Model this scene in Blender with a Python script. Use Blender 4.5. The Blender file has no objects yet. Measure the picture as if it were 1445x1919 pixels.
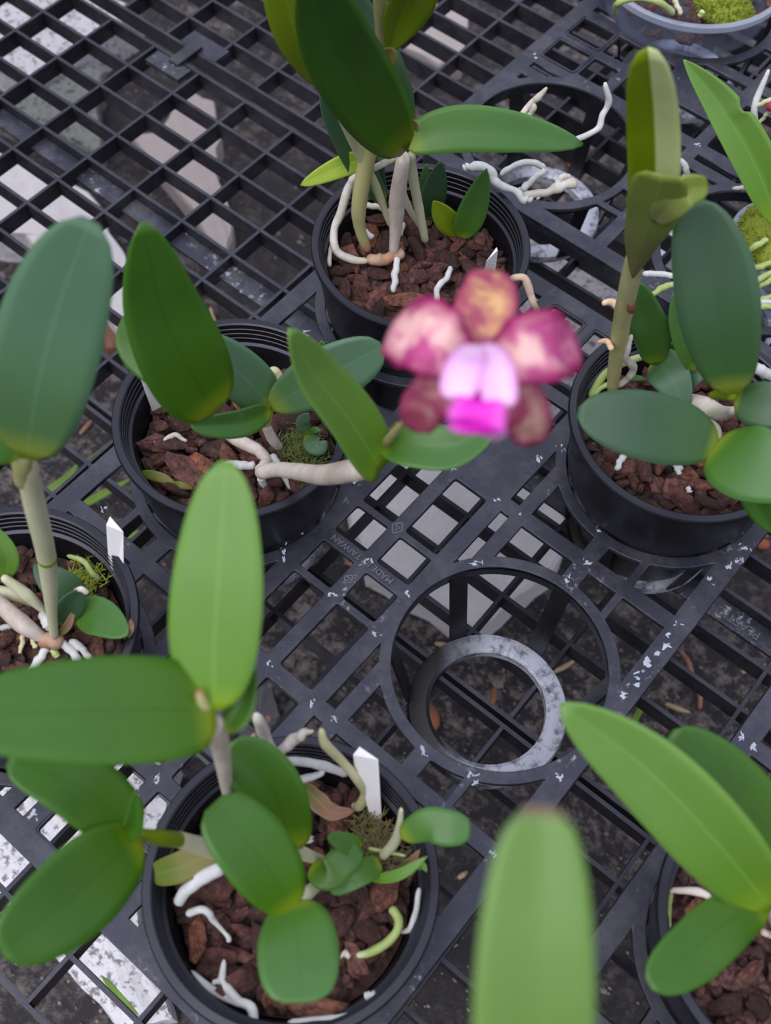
import bpy, bmesh, math, random
from mathutils import Vector, Matrix, noise
R = random.Random(7)
scene = bpy.context.scene
COL = scene.collection

# ------------------------------------------------------------------ camera
CAM_C = Vector((0.0790, -0.1904, 0.4979))
CAM_M = [Vector((0.7658, 0.6428, 0.0184)), Vector((0.5689, -0.6639, -0.4854)), Vector((-0.2998, 0.3822, -0.8741))]
FPX = 2160.1; IW, IH = 1445, 1919
cam_d = bpy.data.cameras.new('camera'); cam = bpy.data.objects.new('camera', cam_d); COL.objects.link(cam)
ax, ay, az = CAM_M[0].normalized(), -CAM_M[1].normalized(), -CAM_M[2].normalized()
mw = Matrix(((ax.x, ay.x, az.x, CAM_C.x), (ax.y, ay.y, az.y, CAM_C.y), (ax.z, ay.z, az.z, CAM_C.z), (0, 0, 0, 1)))
cam.matrix_world = mw
cam_d.sensor_fit = 'HORIZONTAL'; cam_d.sensor_width = 36; cam_d.lens = FPX / IW * 36
cam_d.clip_start = 0.01; cam_d.clip_end = 50
cam_d.dof.use_dof = True; cam_d.dof.focus_distance = 0.57; cam_d.dof.aperture_fstop = cam_d.lens / 3.7
scene.camera = cam
# ------------------------------------------------------------------ world, light, exposure
w = bpy.data.worlds.new('world'); scene.world = w; w.use_nodes = True
# overcast sky: brightest at the zenith, a third of that at the horizon, dull ground below it
_t = w.node_tree; _tc = _t.nodes.new('ShaderNodeTexCoord'); _sx = _t.nodes.new('ShaderNodeSeparateXYZ'); _rp = _t.nodes.new('ShaderNodeValToRGB')
_mr = _t.nodes.new('ShaderNodeMapRange'); _mr.inputs[1].default_value = -1; _mr.inputs[2].default_value = 1
_t.links.new(_tc.outputs['Generated'], _sx.inputs[0]); _t.links.new(_sx.outputs[2], _mr.inputs[0]); _t.links.new(_mr.outputs[0], _rp.inputs[0])
_e = _rp.color_ramp.elements; _e[0].position = .47; _e[0].color = (.025, .025, .025, 1); _e[1].position = 1.0; _e[1].color = (0.98, 0.99, 1.16, 1)
_n = _e.new(.53); _n.color = (.18, .19, .22, 1)
_t.links.new(_rp.outputs[0], _t.nodes['Background'].inputs[0])
_t.nodes['Background'].inputs[1].default_value = 1.0
sl = bpy.data.lights.new('sun', 'SUN'); sl.energy = 1.5; sl.angle = math.radians(50); sl.color = (1, 0.97, 0.93)
so = bpy.data.objects.new('sun', sl); COL.objects.link(so)
so.rotation_euler = Vector((-0.05, -0.50, 0.87)).to_track_quat('Z', 'Y').to_euler(); so.location = (-1, -1.6, 2.6)
scene.view_settings.view_transform = 'Standard'; scene.view_settings.look = 'None'
scene.view_settings.gamma = 1; scene.view_settings.use_curve_mapping = False
scene.view_settings.exposure = 0.60

# ------------------------------------------------------------------ helpers
def at(px, py, z):
    "point of the world at height z (mm) seen at a pixel of the 1445x1919 photograph"
    d = CAM_M[0] * ((px - 722.5) / FPX) + CAM_M[1] * ((py - 959.5) / FPX) + CAM_M[2]
    return CAM_C + d * ((z / 1000 - CAM_C.z) / d.z)
def depth(p): return (p - CAM_C).dot(CAM_M[2])
def put(o, parent=None, loc=None):
    COL.objects.link(o)
    if parent: o.parent = parent
    if loc is not None: o.location = loc
    return o
def thing(name, label, cat, loc=(0, 0, 0), group=None):
    o = bpy.data.objects.new(name, None); o.empty_display_size = 0.01
    COL.objects.link(o); o.location = loc; o['label'] = label; o['category'] = cat
    if group: o['group'] = group
    return o
def tag(o, label, cat, group=None, kind=None):
    o['label'] = label; o['category'] = cat
    if group: o['group'] = group
    if kind: o['kind'] = kind
    return o
def mesh(name, V, Fc, mat, parent=None, smooth=True, base=None, attr=None, link=True):
    "vertices in world space; stored relative to base"
    b = Vector(base) if base is not None else Vector((0, 0, 0))
    me = bpy.data.meshes.new(name); me.from_pydata([tuple(Vector(v) - b) for v in V], [], Fc)
    if smooth: me.polygons.foreach_set('use_smooth', [True] * len(me.polygons))
    me.materials.append(mat)
    if attr:
        a = me.color_attributes.new('lf', 'FLOAT_COLOR', 'POINT')
        a.data.foreach_set('color', [c for q in attr for c in q])
    me.update()
    o = bpy.data.objects.new(name, me)
    if link: put(o, parent, None)
    if parent is None and base is not None: o.location = b
    return o
def bbase(parent): return parent.location if parent else Vector((0, 0, 0))
def catmull(P, n):
    P = [Vector(p) for p in P]
    if len(P) == 2: P = [P[0], P[0].lerp(P[1], .5), P[1]]
    Q = [P[0] * 2 - P[1]] + P + [P[-1] * 2 - P[-2]]
    out = []; m = len(P) - 1
    for k in range(n):
        u = k / (n - 1) * m; i = min(int(u), m - 1); t = u - i
        a, b, c, d = Q[i], Q[i + 1], Q[i + 2], Q[i + 3]
        out.append(.5 * ((2 * b) + (c - a) * t + (2 * a - 5 * b + 4 * c - d) * t * t + (3 * b - a - 3 * c + d) * t ** 3))
    return out
def lerpl(L, t):
    u = t * (len(L) - 1); i = min(int(u), len(L) - 2); return L[i] + (L[i + 1] - L[i]) * (u - i)
def ptsof(pts): return [at(*p) for p in pts]
# --- surfaces
def leaf(name, pts, wpx, mat, parent, notch=None, fold=0.12, roll=0, shape=(0.55, 0.75), th=0.0011, ruffle=0, label=None, cup=0.0, sub=None, n=22, tip=0.0):
    P = catmull(ptsof(pts), n); par = sub or parent; b = bbase(parent)
    if sub: b = bbase(parent)
    mid = P[len(P) // 2]; wm = wpx * depth(mid) / FPX
    V, A = [], []; m = 9; seed = R.random() * 50
    ts = [(k / (n - 1)) for k in range(n)]
    pa, pb = shape
    nor = math.pow(pa / (pa + pb), pa) * math.pow(pb / (pa + pb), pb)
    rows = []
    for k, p in enumerate(P):
        T = (P[min(k + 1, n - 1)] - P[max(k - 1, 0)]).normalized()
        Vw = (CAM_C - p).normalized()
        S = T.cross(Vw).normalized(); N = S.cross(T).normalized()
        q = Matrix.Rotation(math.radians(roll), 3, T); S = q @ S; N = q @ N
        if N.dot(Vw) < 0: N = -N
        t = min(max(ts[k], .004), .996)
        wd = wm * .5 * (t ** pa * (1 - t) ** pb) / nor
        wd = max(wd, wm * .012)
        rows.append((p, S, N, wd, ts[k]))
    for side in (1, -1):
        for (p, S, N, wd, t) in rows:
            for j in range(m):
                a = -1 + 2 * j / (m - 1)
                up = fold * abs(a) - cup * a * a
                wd_ = wd
                if notch and a * notch[2] > 0: wd_ *= 1 - notch[3] * math.exp(-((t - notch[0]) / notch[1]) ** 4)
                q = p + S * (a * wd_) + N * (wd * up)
                if ruffle: q += N * ruffle * wd * abs(a) * math.sin(t * 19 + seed + (2 if a > 0 else 0)) + S * ruffle * wd * .35 * abs(a) * math.sin(t * 25 + seed) * a
                hh = th * (0.25 + 0.75 * (1 - abs(a)) ** .5) * .5
                V.append(q + N * hh * side); A.append((t, abs(a), a * .5 + .5, 1))
    F = []; o2 = n * m
    for k in range(n - 1):
        for j in range(m - 1):
            a = k * m + j
            F.append((a, a + 1, a + m + 1, a + m)); F.append((o2 + a, o2 + a + m, o2 + a + m + 1, o2 + a + 1))
        F.append((k * m, (k + 1) * m, o2 + (k + 1) * m, o2 + k * m))
        e = k * m + m - 1; F.append((e, o2 + e, o2 + e + m, e + m))
    F.append(tuple(range(0, m))[::-1] + tuple(range(o2, o2 + m))); k = (n - 1) * m
    F.append(tuple(range(k, k + m)) + tuple(range(o2 + k, o2 + k + m))[::-1])
    o = mesh(name, V, F, mat, par, True, b, A)
    if label: o['label'] = label
    return o
def tube(name, pts, rpx, mat, parent, wob=0.0, n=None, seg=10, label=None, taper_end=True, node=None, world=False, sub=None, base=None):
    P0 = pts if world else ptsof(pts)
    n = n or max(8, 5 * len(pts)); P = catmull(P0, n)
    rp = rpx if isinstance(rpx, (list, tuple)) else [rpx, rpx]
    sd = R.random() * 99; V, A = [], []
    ref = Vector((.3, .2, .9)); Rr = []
    for k, p in enumerate(P):
        t = k / (n - 1); r = lerpl(rp, t)
        r = r if world else r * depth(p) / FPX
        T = (P[min(k + 1, n - 1)] - P[max(k - 1, 0)]).normalized()
        S = T.cross(ref).normalized(); U = S.cross(T)
        if wob:
            p = p + (S * noise.noise(Vector((sd, t * 5, 0))) + U * noise.noise(Vector((0, t * 5, sd)))) * r * wob * 1.6
            r *= 1 + .55 * wob * noise.noise(Vector((t * 8, sd, 3)))
        if node:
            for nd in node: r *= 1 + .10 * math.exp(-((t - nd) / .02) ** 2)
        e = 1.0
        if k == 0 or k == n - 1: e = .55 if taper_end else 1
        for j in range(seg):
            an = 2 * math.pi * j / seg
            V.append(p + (S * math.cos(an) + U * math.sin(an)) * r * e); A.append((t, 0, 0, 1))
    F = [(k * seg + j, k * seg + (j + 1) % seg, (k + 1) * seg + (j + 1) % seg, (k + 1) * seg + j) for k in range(n - 1) for j in range(seg)]
    F.append(tuple(range(seg))[::-1]); F.append(tuple(range((n - 1) * seg, n * seg)))
    o = mesh(name, V, F, mat, sub or parent, True, bbase(parent) if parent else base, A)
    if label: o['label'] = label
    return o
def lathe(name, prof, mat, parent, seg=72, c=(0, 0, 0), label=None, base=None):
    V, F = [], []; n = len(prof)
    for j in range(seg):
        a = 2 * math.pi * j / seg
        for r, z in prof: V.append(Vector((c[0] + r / 1000 * math.cos(a), c[1] + r / 1000 * math.sin(a), c[2] + z / 1000)))
    for j in range(seg):
        k = (j + 1) % seg
        for i in range(n - 1): F.append((j * n + i, k * n + i, k * n + i + 1, j * n + i + 1))
    o = mesh(name, V, F, mat, parent, True, base); o.data.set_sharp_from_angle(angle=math.radians(32))
    if label: o['label'] = label
    return o
def box(V, F, c, ux, uy, hx, hy, z0, z1):
    b = len(V); c = Vector(c); ux = Vector(ux); uy = Vector(uy)
    for z in (z0, z1):
        for sx, sy in ((-1, -1), (1, -1), (1, 1), (-1, 1)):
            p = c + ux * sx * hx + uy * sy * hy; V.append(Vector((p.x, p.y, z)))
    F += [(b + 3, b + 2, b + 1, b), (b + 4, b + 5, b + 6, b + 7)] + [(b + i, b + (i + 1) % 4, b + 4 + (i + 1) % 4, b + 4 + i) for i in range(4)]
def plate2d(name, loops, z0, z1, mat, parent, bevel=0.0004):
    "flat sheet with holes; loops in metres"
    cu = bpy.data.curves.new('tmp', 'CURVE'); cu.dimensions = '2D'; cu.fill_mode = 'BOTH'
    cu.extrude = (z1 - z0) / 2 - bevel; cu.bevel_depth = bevel; cu.bevel_resolution = 1; cu.offset = -bevel
    for L in loops:
        s = cu.splines.new('POLY'); s.points.add(len(L) - 1); s.use_cyclic_u = True
        for p, q in zip(s.points, L): p.co = (q[0], q[1], 0, 1)
    t = bpy.data.objects.new('tmp', cu); COL.objects.link(t)
    me = bpy.data.meshes.new_from_object(t, depsgraph=None) if False else bpy.data.meshes.new_from_object(t)
    bpy.data.objects.remove(t)
    me.transform(Matrix.Translation((0, 0, (z0 + z1) / 2))); me.materials.clear(); me.materials.append(mat)
    o = bpy.data.objects.new(name, me); put(o, parent); return o
def textmesh(name, body, size, mat, parent, loc, rz, depth_=0.0004):
    cu = bpy.data.curves.new('tmp', 'FONT'); cu.body = body; cu.size = size; cu.extrude = depth_; cu.align_x = 'CENTER'; cu.align_y = 'CENTER'
    t = bpy.data.objects.new('tmp', cu); COL.objects.link(t); me = bpy.data.meshes.new_from_object(t); bpy.data.objects.remove(t)
    me.materials.clear(); me.materials.append(mat); o = bpy.data.objects.new(name, me); put(o, parent); o.location = loc; o.rotation_euler = (0, 0, rz); return o
def roundrect(x0, x1, y0, y1, r=0.0012, n=3):
    out = []
    for cx, cy, a0 in ((x1 - r, y1 - r, 0), (x0 + r, y1 - r, 90), (x0 + r, y0 + r, 180), (x1 - r, y0 + r, 270)):
        for i in range(n + 1):
            a = math.radians(a0 + 90 * i / n); out.append((cx + r * math.cos(a), cy + r * math.sin(a)))
    return out

# ------------------------------------------------------------------ materials
def nt(name):
    m = bpy.data.materials.new(name); m.use_nodes = True; t = m.node_tree; return m, t, t.nodes['Principled BSDF']
def N(t, kind, **kw):
    n = t.nodes.new(kind)
    for k, v in kw.items():
        if k.startswith('i_'):
            key = k[2:]; n.inputs[int(key) if key.isdigit() else key.replace('_', ' ')].default_value = v
        else: setattr(n, k, v)
    return n
def ramp(t, src, stops):
    r = N(t, 'ShaderNodeValToRGB'); e = r.color_ramp.elements
    while len(e) < len(stops): e.new(.5)
    for x, (p, c) in zip(e, stops): x.position = p; x.color = (*c, 1)
    t.links.new(src, r.inputs[0]); return r.outputs[0]
def mixc(t, fac, a, b):
    m = N(t, 'ShaderNodeMix', data_type='RGBA')
    for s, v in ((0, fac), (6, a), (7, b)):
        if isinstance(v, (int, float)): m.inputs[s].default_value = v
        elif isinstance(v, tuple): m.inputs[s].default_value = (*v, 1)
        else: t.links.new(v, m.inputs[s])
    return m.outputs[2]
def nz(t, scale, detail=4, rough=.55, coord='Object', stretch=None):
    tc = N(t, 'ShaderNodeTexCoord'); s = tc.outputs[coord]
    if stretch:
        mp = N(t, 'ShaderNodeMapping'); mp.inputs['Scale'].default_value = stretch; t.links.new(s, mp.inputs[0]); s = mp.outputs[0]
    n = N(t, 'ShaderNodeTexNoise'); n.inputs['Scale'].default_value = scale; n.inputs['Detail'].default_value = detail; n.inputs['Roughness'].default_value = rough
    t.links.new(s, n.inputs['Vector']); return n.outputs[0]
def bump(t, b, src, strength, dist=.0004):
    n = N(t, 'ShaderNodeBump'); n.inputs['Strength'].default_value = strength; n.inputs['Distance'].default_value = dist
    t.links.new(src, n.inputs['Height']); t.links.new(n.outputs[0], b.inputs['Normal'])
def plastic(name, col, rough=.42, stain=.0, dust=.0, spec=.5, bsc=900, bst=.25):
    m, t, b = nt(name)
    c = mixc(t, nz(t, 60, 5), tuple(x * .8 for x in col), tuple(x * 1.25 for x in col))
    if dust: c = mixc(t, ramp(t, nz(t, 35, 8, .75), [(.45, (0, 0, 0)), (.85, (dust,) * 3)]), c, (.30, .29, .30))
    if stain:
        a = ramp(t, nz(t, 220, 6, .7), [(.56, (0, 0, 0)), (.66, (1, 1, 1))]); d = ramp(t, nz(t, 26, 3, .5), [(.60 - stain, (0, 0, 0)), (.72 - stain, (1, 1, 1))])
        mu = N(t, 'ShaderNodeMath', operation='MULTIPLY'); t.links.new(a, mu.inputs[0]); t.links.new(d, mu.inputs[1])
        c = mixc(t, mu.outputs[0], c, (.36, .38, .44))
    t.links.new(c, b.inputs['Base Color']); b.inputs['Roughness'].default_value = rough; b.inputs['Specular IOR Level'].default_value = spec; b.inputs['Specular Tint'].default_value = (.84, .88, 1.10, 1)
    bump(t, b, nz(t, bsc, 3), bst, .0003); return m
M_tray = plastic('tray_plastic', (.0105, .0115, .018), .46, .04, .22, spec=.62)
M_bench = plastic('bench_plastic', (.0095, .0085, .012), .42, 0, .15, spec=.62)
M_plate = plastic('grimy_plate', (.015, .016, .024), .42, .14, .4)
M_letter = plastic('worn_letters', (.11, .115, .135), .55, .1, .2)
M_pot = plastic('pot_plastic', (.0045, .0045, .006), .36, 0, .03, bsc=300, bst=.1)
M_cup = plastic('cup_plastic', (.005, .005, .006), .32, 0, .05)
def cup_limed():
    m, t, b = nt('limed_cup_plastic')
    a = ramp(t, nz(t, 160, 7, .7), [(.30, (0, 0, 0)), (.52, (1, 1, 1))])
    tc = N(t, 'ShaderNodeTexCoord'); sp = N(t, 'ShaderNodeSeparateXYZ'); t.links.new(tc.outputs['Object'], sp.inputs[0])
    f = N(t, 'ShaderNodeMapRange', i_1=-.026, i_2=.002); dt = N(t, 'ShaderNodeVectorMath', operation='DOT_PRODUCT'); dt.inputs[1].default_value = (.80, .60, 0)
    t.links.new(tc.outputs['Object'], dt.inputs[0]); t.links.new(dt.outputs['Value'], f.inputs[0])
    mu = N(t, 'ShaderNodeMath', operation='MULTIPLY'); t.links.new(a, mu.inputs[0]); t.links.new(f.outputs[0], mu.inputs[1])
    c = mixc(t, mu.outputs[0], (.010, .010, .013), (.42, .45, .54)); t.links.new(c, b.inputs['Base Color']); b.inputs['Roughness'].default_value = .45
    bump(t, b, nz(t, 600, 3), .3); return m
M_limed = cup_limed()
def simple(name, col, rough=.6, var=.25, sc=80, bst=.3, dist=.0004):
    m, t, b = nt(name); c = mixc(t, nz(t, sc, 6, .6), tuple(x * (1 - var) for x in col), tuple(min(1, x * (1 + var)) for x in col))
    t.links.new(c, b.inputs['Base Color']); b.inputs['Roughness'].default_value = rough; bump(t, b, nz(t, sc * 3, 4), bst, dist); return m
M_lime = simple('lime_scale', (.36, .40, .48), .8, .3, 400)
def leafmat(name, dark, light, yellow, rough=.34, edge=None, yl=.10, trans=.16, lower=(.055, .140, .002), lw=.8, rib=1.35, half=None, tipc=None):
    m, t, b = nt(name)
    at_ = N(t, 'ShaderNodeAttribute', attribute_name='lf'); sp = N(t, 'ShaderNodeSeparateColor'); t.links.new(at_.outputs['Color'], sp.inputs[0])
    c = mixc(t, nz(t, 45, 5, .6), dark, light)
    gr = ramp(t, sp.outputs[0], [(.10, (lw,) * 3), (.62, (0, 0, 0))]); c = mixc(t, gr, c, lower)
    mr = ramp(t, sp.outputs[1], [(0.0, (.42,) * 3), (.06, (0, 0, 0))]); c = mixc(t, mr, c, tuple(min(1, x * rib) for x in light))
    er = ramp(t, sp.outputs[1], [(.80, (0, 0, 0)), (1.0, (.55,) * 3)]); c = mixc(t, er, c, edge or tuple(min(1, x * 1.3) for x in light))
    yr = ramp(t, sp.outputs[0], [(0.0, (1, 1, 1)), (yl * .45, (.45,) * 3), (yl * 1.5, (0, 0, 0))]); c = mixc(t, yr, c, yellow)
    if tipc: c = mixc(t, ramp(t, sp.outputs[0], [(.968, (0, 0, 0)), (.992, (1, 1, 1))]), c, tipc)
    if half: c = mixc(t, ramp(t, sp.outputs[2], [(.49, (0, 0, 0)), (.53, (1, 1, 1))]), c, mixc(t, nz(t, 60, 5), half, tuple(x * .75 for x in half)))  # paints a pale sky sheen over one side of the midrib
    t.links.new(c, b.inputs['Base Color']); b.inputs['Roughness'].default_value = rough; b.inputs['Specular IOR Level'].default_value = .34
    bump(t, b, nz(t, 260, 4), .12, .0003)
    tr = N(t, 'ShaderNodeBsdfTranslucent'); t.links.new(c, tr.inputs[0]); ms = N(t, 'ShaderNodeMixShader', i_0=trans)
    t.links.new(b.outputs[0], ms.inputs[1]); t.links.new(tr.outputs[0], ms.inputs[2]); t.links.new(ms.outputs[0], t.nodes['Material Output'].inputs[0]); return m
YEL = (.34, .36, .012)
M_deep = leafmat('deep_green_leaf', (.030, .098, .008), (.050, .150, .016), (.25, .31, .01), lower=(.052, .140, .001), rib=.55)
M_mid = leafmat('mid_green_leaf', (.048, .135, .028), (.068, .180, .042), (.27, .33, .02), lower=(.062, .165, .004), lw=.6, rib=.7)
M_blue = leafmat('blue_green_leaf', (.055, .125, .068), (.078, .165, .095), (.27, .33, .02), .42, lower=(.070, .160, .030), lw=.6)
M_bright = leafmat('bright_green_leaf', (.105, .225, .040), (.145, .285, .060), (.22, .33, .01), .42, lower=(.090, .22, .004), lw=.75)
M_olive = leafmat('olive_leaf', (.12, .19, .004), (.17, .25, .008), (.26, .28, .02), lower=(.13, .20, .01))
M_tall = leafmat('painted_sheen_leaf', (.13, .21, .002), (.17, .25, .004), (.26, .28, .02), .34, lower=(.11, .17, .004), half=(.60, .68, .32))  # olive leaf; sky reflection on its right half is painted into the colour
M_sheath = leafmat('leaf_sheath', (.14, .20, .03), (.20, .26, .05), (.20, .20, .09), .40, lower=(.20, .20, .08), lw=.8)
M_olive2 = leafmat('glossy_olive_leaf', (.15, .23, .006), (.21, .30, .012), (.30, .32, .02), .24)
M_lime_leaf = leafmat('lime_leaf', (.26, .38, .04), (.34, .46, .06), (.36, .44, .05))
M_fore = leafmat('brown_tipped_leaf', (.105, .215, .045), (.145, .265, .065), (.18, .30, .01), .40, lower=(.13, .22, .005), lw=.7, rib=.7, tipc=(.17, .12, .08))
M_dull = leafmat('dull_green_leaf', (.034, .080, .042), (.050, .108, .058), (.30, .34, .02), .40, yl=.07, lower=(.034, .105, .010), lw=.6, rib=.7)
M_dry = leafmat('dried_sheath', (.20, .10, .065), (.36, .21, .14), (.25, .13, .08), .7)
M_oldleaf = leafmat('yellowing_leaf', (.14, .14, .03), (.19, .17, .04), (.14, .12, .03), .5)
def tubemat(name, a, bcol, tipc, tp=.15, rough=.55, sc=60, speck=0, tippos='end', st=None):
    m, t, b = nt(name); at_ = N(t, 'ShaderNodeAttribute', attribute_name='lf'); sp = N(t, 'ShaderNodeSeparateColor'); t.links.new(at_.outputs['Color'], sp.inputs[0])
    c = mixc(t, ramp(t, nz(t, sc, 6, .65, stretch=st), [(.35, (0, 0, 0)), (.65, (1, 1, 1))]), a, bcol)
    st_ = [(0, (1, 1, 1)), (tp, (0, 0, 0))] if tippos == 'start' else [(1 - tp, (0, 0, 0)), (1, (1, 1, 1))]
    c = mixc(t, ramp(t, sp.outputs[0], st_), c, tipc)
    if speck: c = mixc(t, ramp(t, nz(t, 700, 4, .6), [(.62, (0, 0, 0)), (.70, (speck,) * 3)]), c, (.10, .06, .04))
    t.links.new(c, b.inputs['Base Color']); b.inputs['Roughness'].default_value = rough; bump(t, b, nz(t, 420, 5), .5, .0004); return m
M_root = tubemat('aerial_root', (.36, .33, .28), (.64, .62, .57), (.50, .38, .28), .12, .75, speck=.35)
M_rootw = tubemat('white_root', (.40, .41, .40), (.58, .60, .61), (.52, .50, .48), .08, .8)
M_rooty = tubemat('yellow_root', (.42, .42, .22), (.56, .55, .33), (.40, .24, .14), .10, .7, speck=.3)
M_rootg = tubemat('green_root', (.25, .34, .09), (.38, .46, .18), (.50, .56, .36), .2, .6, speck=.3)
M_rootp = tubemat('peach_root', (.62, .42, .28), (.74, .54, .38), (.55, .30, .18), .12, .6)
M_brownroot = tubemat('dry_root', (.55, .45, .36), (.44, .27, .17), (.30, .12, .06), .3, .8)
M_brownspot = simple('brown_scar', (.16, .07, .04), .6)
M_cane = tubemat('ivory_cane', (.40, .32, .27), (.66, .61, .55), (.48, .30, .20), .10, .55, speck=.15, tippos='start', st=(1, 1, .25))
M_caneg = tubemat('green_cane', (.30, .31, .12), (.42, .40, .20), (.30, .13, .07), .12, .5, speck=.15, tippos='start', st=(1, 1, .25))
M_canep = tubemat('pale_green_cane', (.42, .44, .27), (.56, .56, .40), (.45, .38, .26), .08, .5, tippos='start', st=(1, 1, .25))
M_rhiz = tubemat('rhizome', (.46, .33, .24), (.30, .13, .07), (.46, .33, .24), .3, .7, speck=.5)
def barkmat():
    m, t, b = nt('bark_chip'); oi = N(t, 'ShaderNodeObjectInfo')
    c1 = ramp(t, oi.outputs['Random'], [(0, (.050, .024, .023)), (.35, (.125, .050, .042)), (.75, (.22, .092, .075)), (1, (.32, .12, .065))])
    c = mixc(t, ramp(t, nz(t, 1.7, 7, .75), [(.36, (0, 0, 0)), (.60, (1, 1, 1))]), (.030, .014, .012), c1)
    c = mixc(t, ramp(t, nz(t, 3.5, 5, .7), [(.56, (0, 0, 0)), (.78, (.4,) * 3)]), c, (.30, .19, .17))
    t.links.new(c, b.inputs['Base Color']); b.inputs['Roughness'].default_value = .75; b.inputs['Specular IOR Level'].default_value = .35
    bump(t, b, nz(t, 3.2, 7, .75), 1.0, .0016); return m
M_bark = barkmat()
def bedmat():
    m, t, b = nt('dark_bark'); c = mixc(t, ramp(t, nz(t, 120, 2, .5), [(.38, (0, 0, 0)), (.60, (1, 1, 1))]), (.055, .026, .024), (.16, .068, .055))
    c = mixc(t, ramp(t, nz(t, 420, 6, .7), [(.38, (0, 0, 0)), (.60, (1, 1, 1))]), (.022, .011, .010), c)
    t.links.new(c, b.inputs['Base Color']); b.inputs['Roughness'].default_value = .8; bump(t, b, nz(t, 600, 6, .7), .9, .0008); return m
M_barkd = bedmat()
M_moss = simple('moss', (.20, .25, .02), .9, .6, 500, .6)
M_mossd = simple('dark_moss', (.08, .11, .02), .9, .6, 500, .6)
def whitetag():
    m, t, b = nt('plant_tag_plastic'); b.inputs['Base Color'].default_value = (.93, .92, .95, 1); b.inputs['Roughness'].default_value = .5; return m
M_tag = whitetag()
M_tagg = simple('grey_tag_plastic', (.42, .42, .45), .6, .1, 200)
M_ink = simple('pencil_marks', (.10, .09, .11), .8)
def mottled(name, a, bb, c3, sc=95):
    m, t, b = nt(name); at_ = N(t, 'ShaderNodeAttribute', attribute_name='lf'); sp = N(t, 'ShaderNodeSeparateColor'); t.links.new(at_.outputs['Color'], sp.inputs[0])
    c = mixc(t, ramp(t, nz(t, sc, 4, .6), [(.44, (0, 0, 0)), (.60, (1, 1, 1))]), a, bb)
    c = mixc(t, ramp(t, sp.outputs[1], [(.45, (0, 0, 0)), (.95, (1, 1, 1))]), c, c3)
    t.links.new(c, b.inputs['Base Color']); b.inputs['Roughness'].default_value = .5
    tr = N(t, 'ShaderNodeBsdfTranslucent'); t.links.new(c, tr.inputs[0]); ms = N(t, 'ShaderNodeMixShader', i_0=.2)
    t.links.new(b.outputs[0], ms.inputs[1]); t.links.new(tr.outputs[0], ms.inputs[2]); t.links.new(ms.outputs[0], t.nodes['Material Output'].inputs[0]); return m
M_petal = mottled('mottled_petal', (.50, .07, .24), (.86, .52, .50), (.32, .005, .11))
M_sepal = mottled('mottled_sepal', (.40, .07, .13), (.74, .44, .20), (.40, .05, .14))
M_sepl = mottled('lower_sepal', (.36, .06, .13), (.62, .36, .30), (.33, .04, .12))
M_lip = mottled('lilac_lip', (.88, .48, .88), (.93, .62, .92), (.85, .38, .80), 30)
M_lipm = mottled('magenta_lip', (.70, .005, .52), (.78, .02, .60), (.78, .12, .66), 30)
def concrete(name, col, sc=60, holes=True):
    m, t, b = nt(name); c = mixc(t, nz(t, sc, 6, .7), tuple(x * .8 for x in col), tuple(min(1, x * 1.15) for x in col))
    if holes: c = mixc(t, ramp(t, nz(t, 190, 5, .65), [(.53, (0, 0, 0)), (.60, (.85,) * 3)]), c, tuple(x * .18 for x in col))
    t.links.new(c, b.inputs['Base Color']); b.inputs['Roughness'].default_value = .9; bump(t, b, nz(t, 120, 6), .8, .002); return m
M_conc = concrete('speckled_concrete', (.66, .65, .70))
M_concp = concrete('pale_concrete', (.70, .67, .70), 90, holes=False)
M_concg = concrete('grey_concrete', (.20, .21, .20))
M_conct = concrete('tan_concrete', (.42, .37, .36), holes=False)
M_stone = concrete('dark_stone', (.12, .12, .13), 40, False)
def groundmat():
    m, t, b = nt('weed_mat'); c = mixc(t, nz(t, 9, 8, .7), (.008, .008, .011), (.036, .031, .035))
    mg = N(t, 'ShaderNodeMath', operation='MULTIPLY'); t.links.new(ramp(t, nz(t, 85, 8, .8), [(.48, (0, 0, 0)), (.62, (1,) * 3)]), mg.inputs[0]); t.links.new(ramp(t, nz(t, 4.5, 3, .5), [(.40, (.12,) * 3), (.62, (1,) * 3)]), mg.inputs[1])
    c = mixc(t, mg.outputs[0], c, (.22, .185, .175))
    t.links.new(c, b.inputs['Base Color']); b.inputs['Roughness'].default_value = .85; bump(t, b, nz(t, 80, 8, .7), .8, .004); return m
M_ground = groundmat()
M_wood = simple('wood_chip', (.30, .15, .10), .85, .4, 120)
M_terra = simple('terracotta', (.36, .12, .06), .85, .2, 120)
M_straw = simple('straw', (.42, .32, .20), .8, .3, 100)
M_grass = simple('grass_blade', (.13, .24, .03), .6, .25, 90)
def clearmat(name, fac, col, rough):
    m, t, b = nt(name); b.inputs['Base Color'].default_value = (*col, 1); b.inputs['Roughness'].default_value = rough; b.inputs['Specular IOR Level'].default_value = .8
    tr = N(t, 'ShaderNodeBsdfTransparent'); tr.inputs[0].default_value = (.90, .92, .96, 1); ms = N(t, 'ShaderNodeMixShader', i_0=fac)
    t.links.new(tr.outputs[0], ms.inputs[1]); t.links.new(b.outputs[0], ms.inputs[2]); t.links.new(ms.outputs[0], t.nodes['Material Output'].inputs[0]); return m
M_clear = clearmat('clear_plastic', .13, (.22, .23, .30), .25)
M_frost = clearmat('frosted_plastic', .50, (.40, .43, .54), .35)

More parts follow.
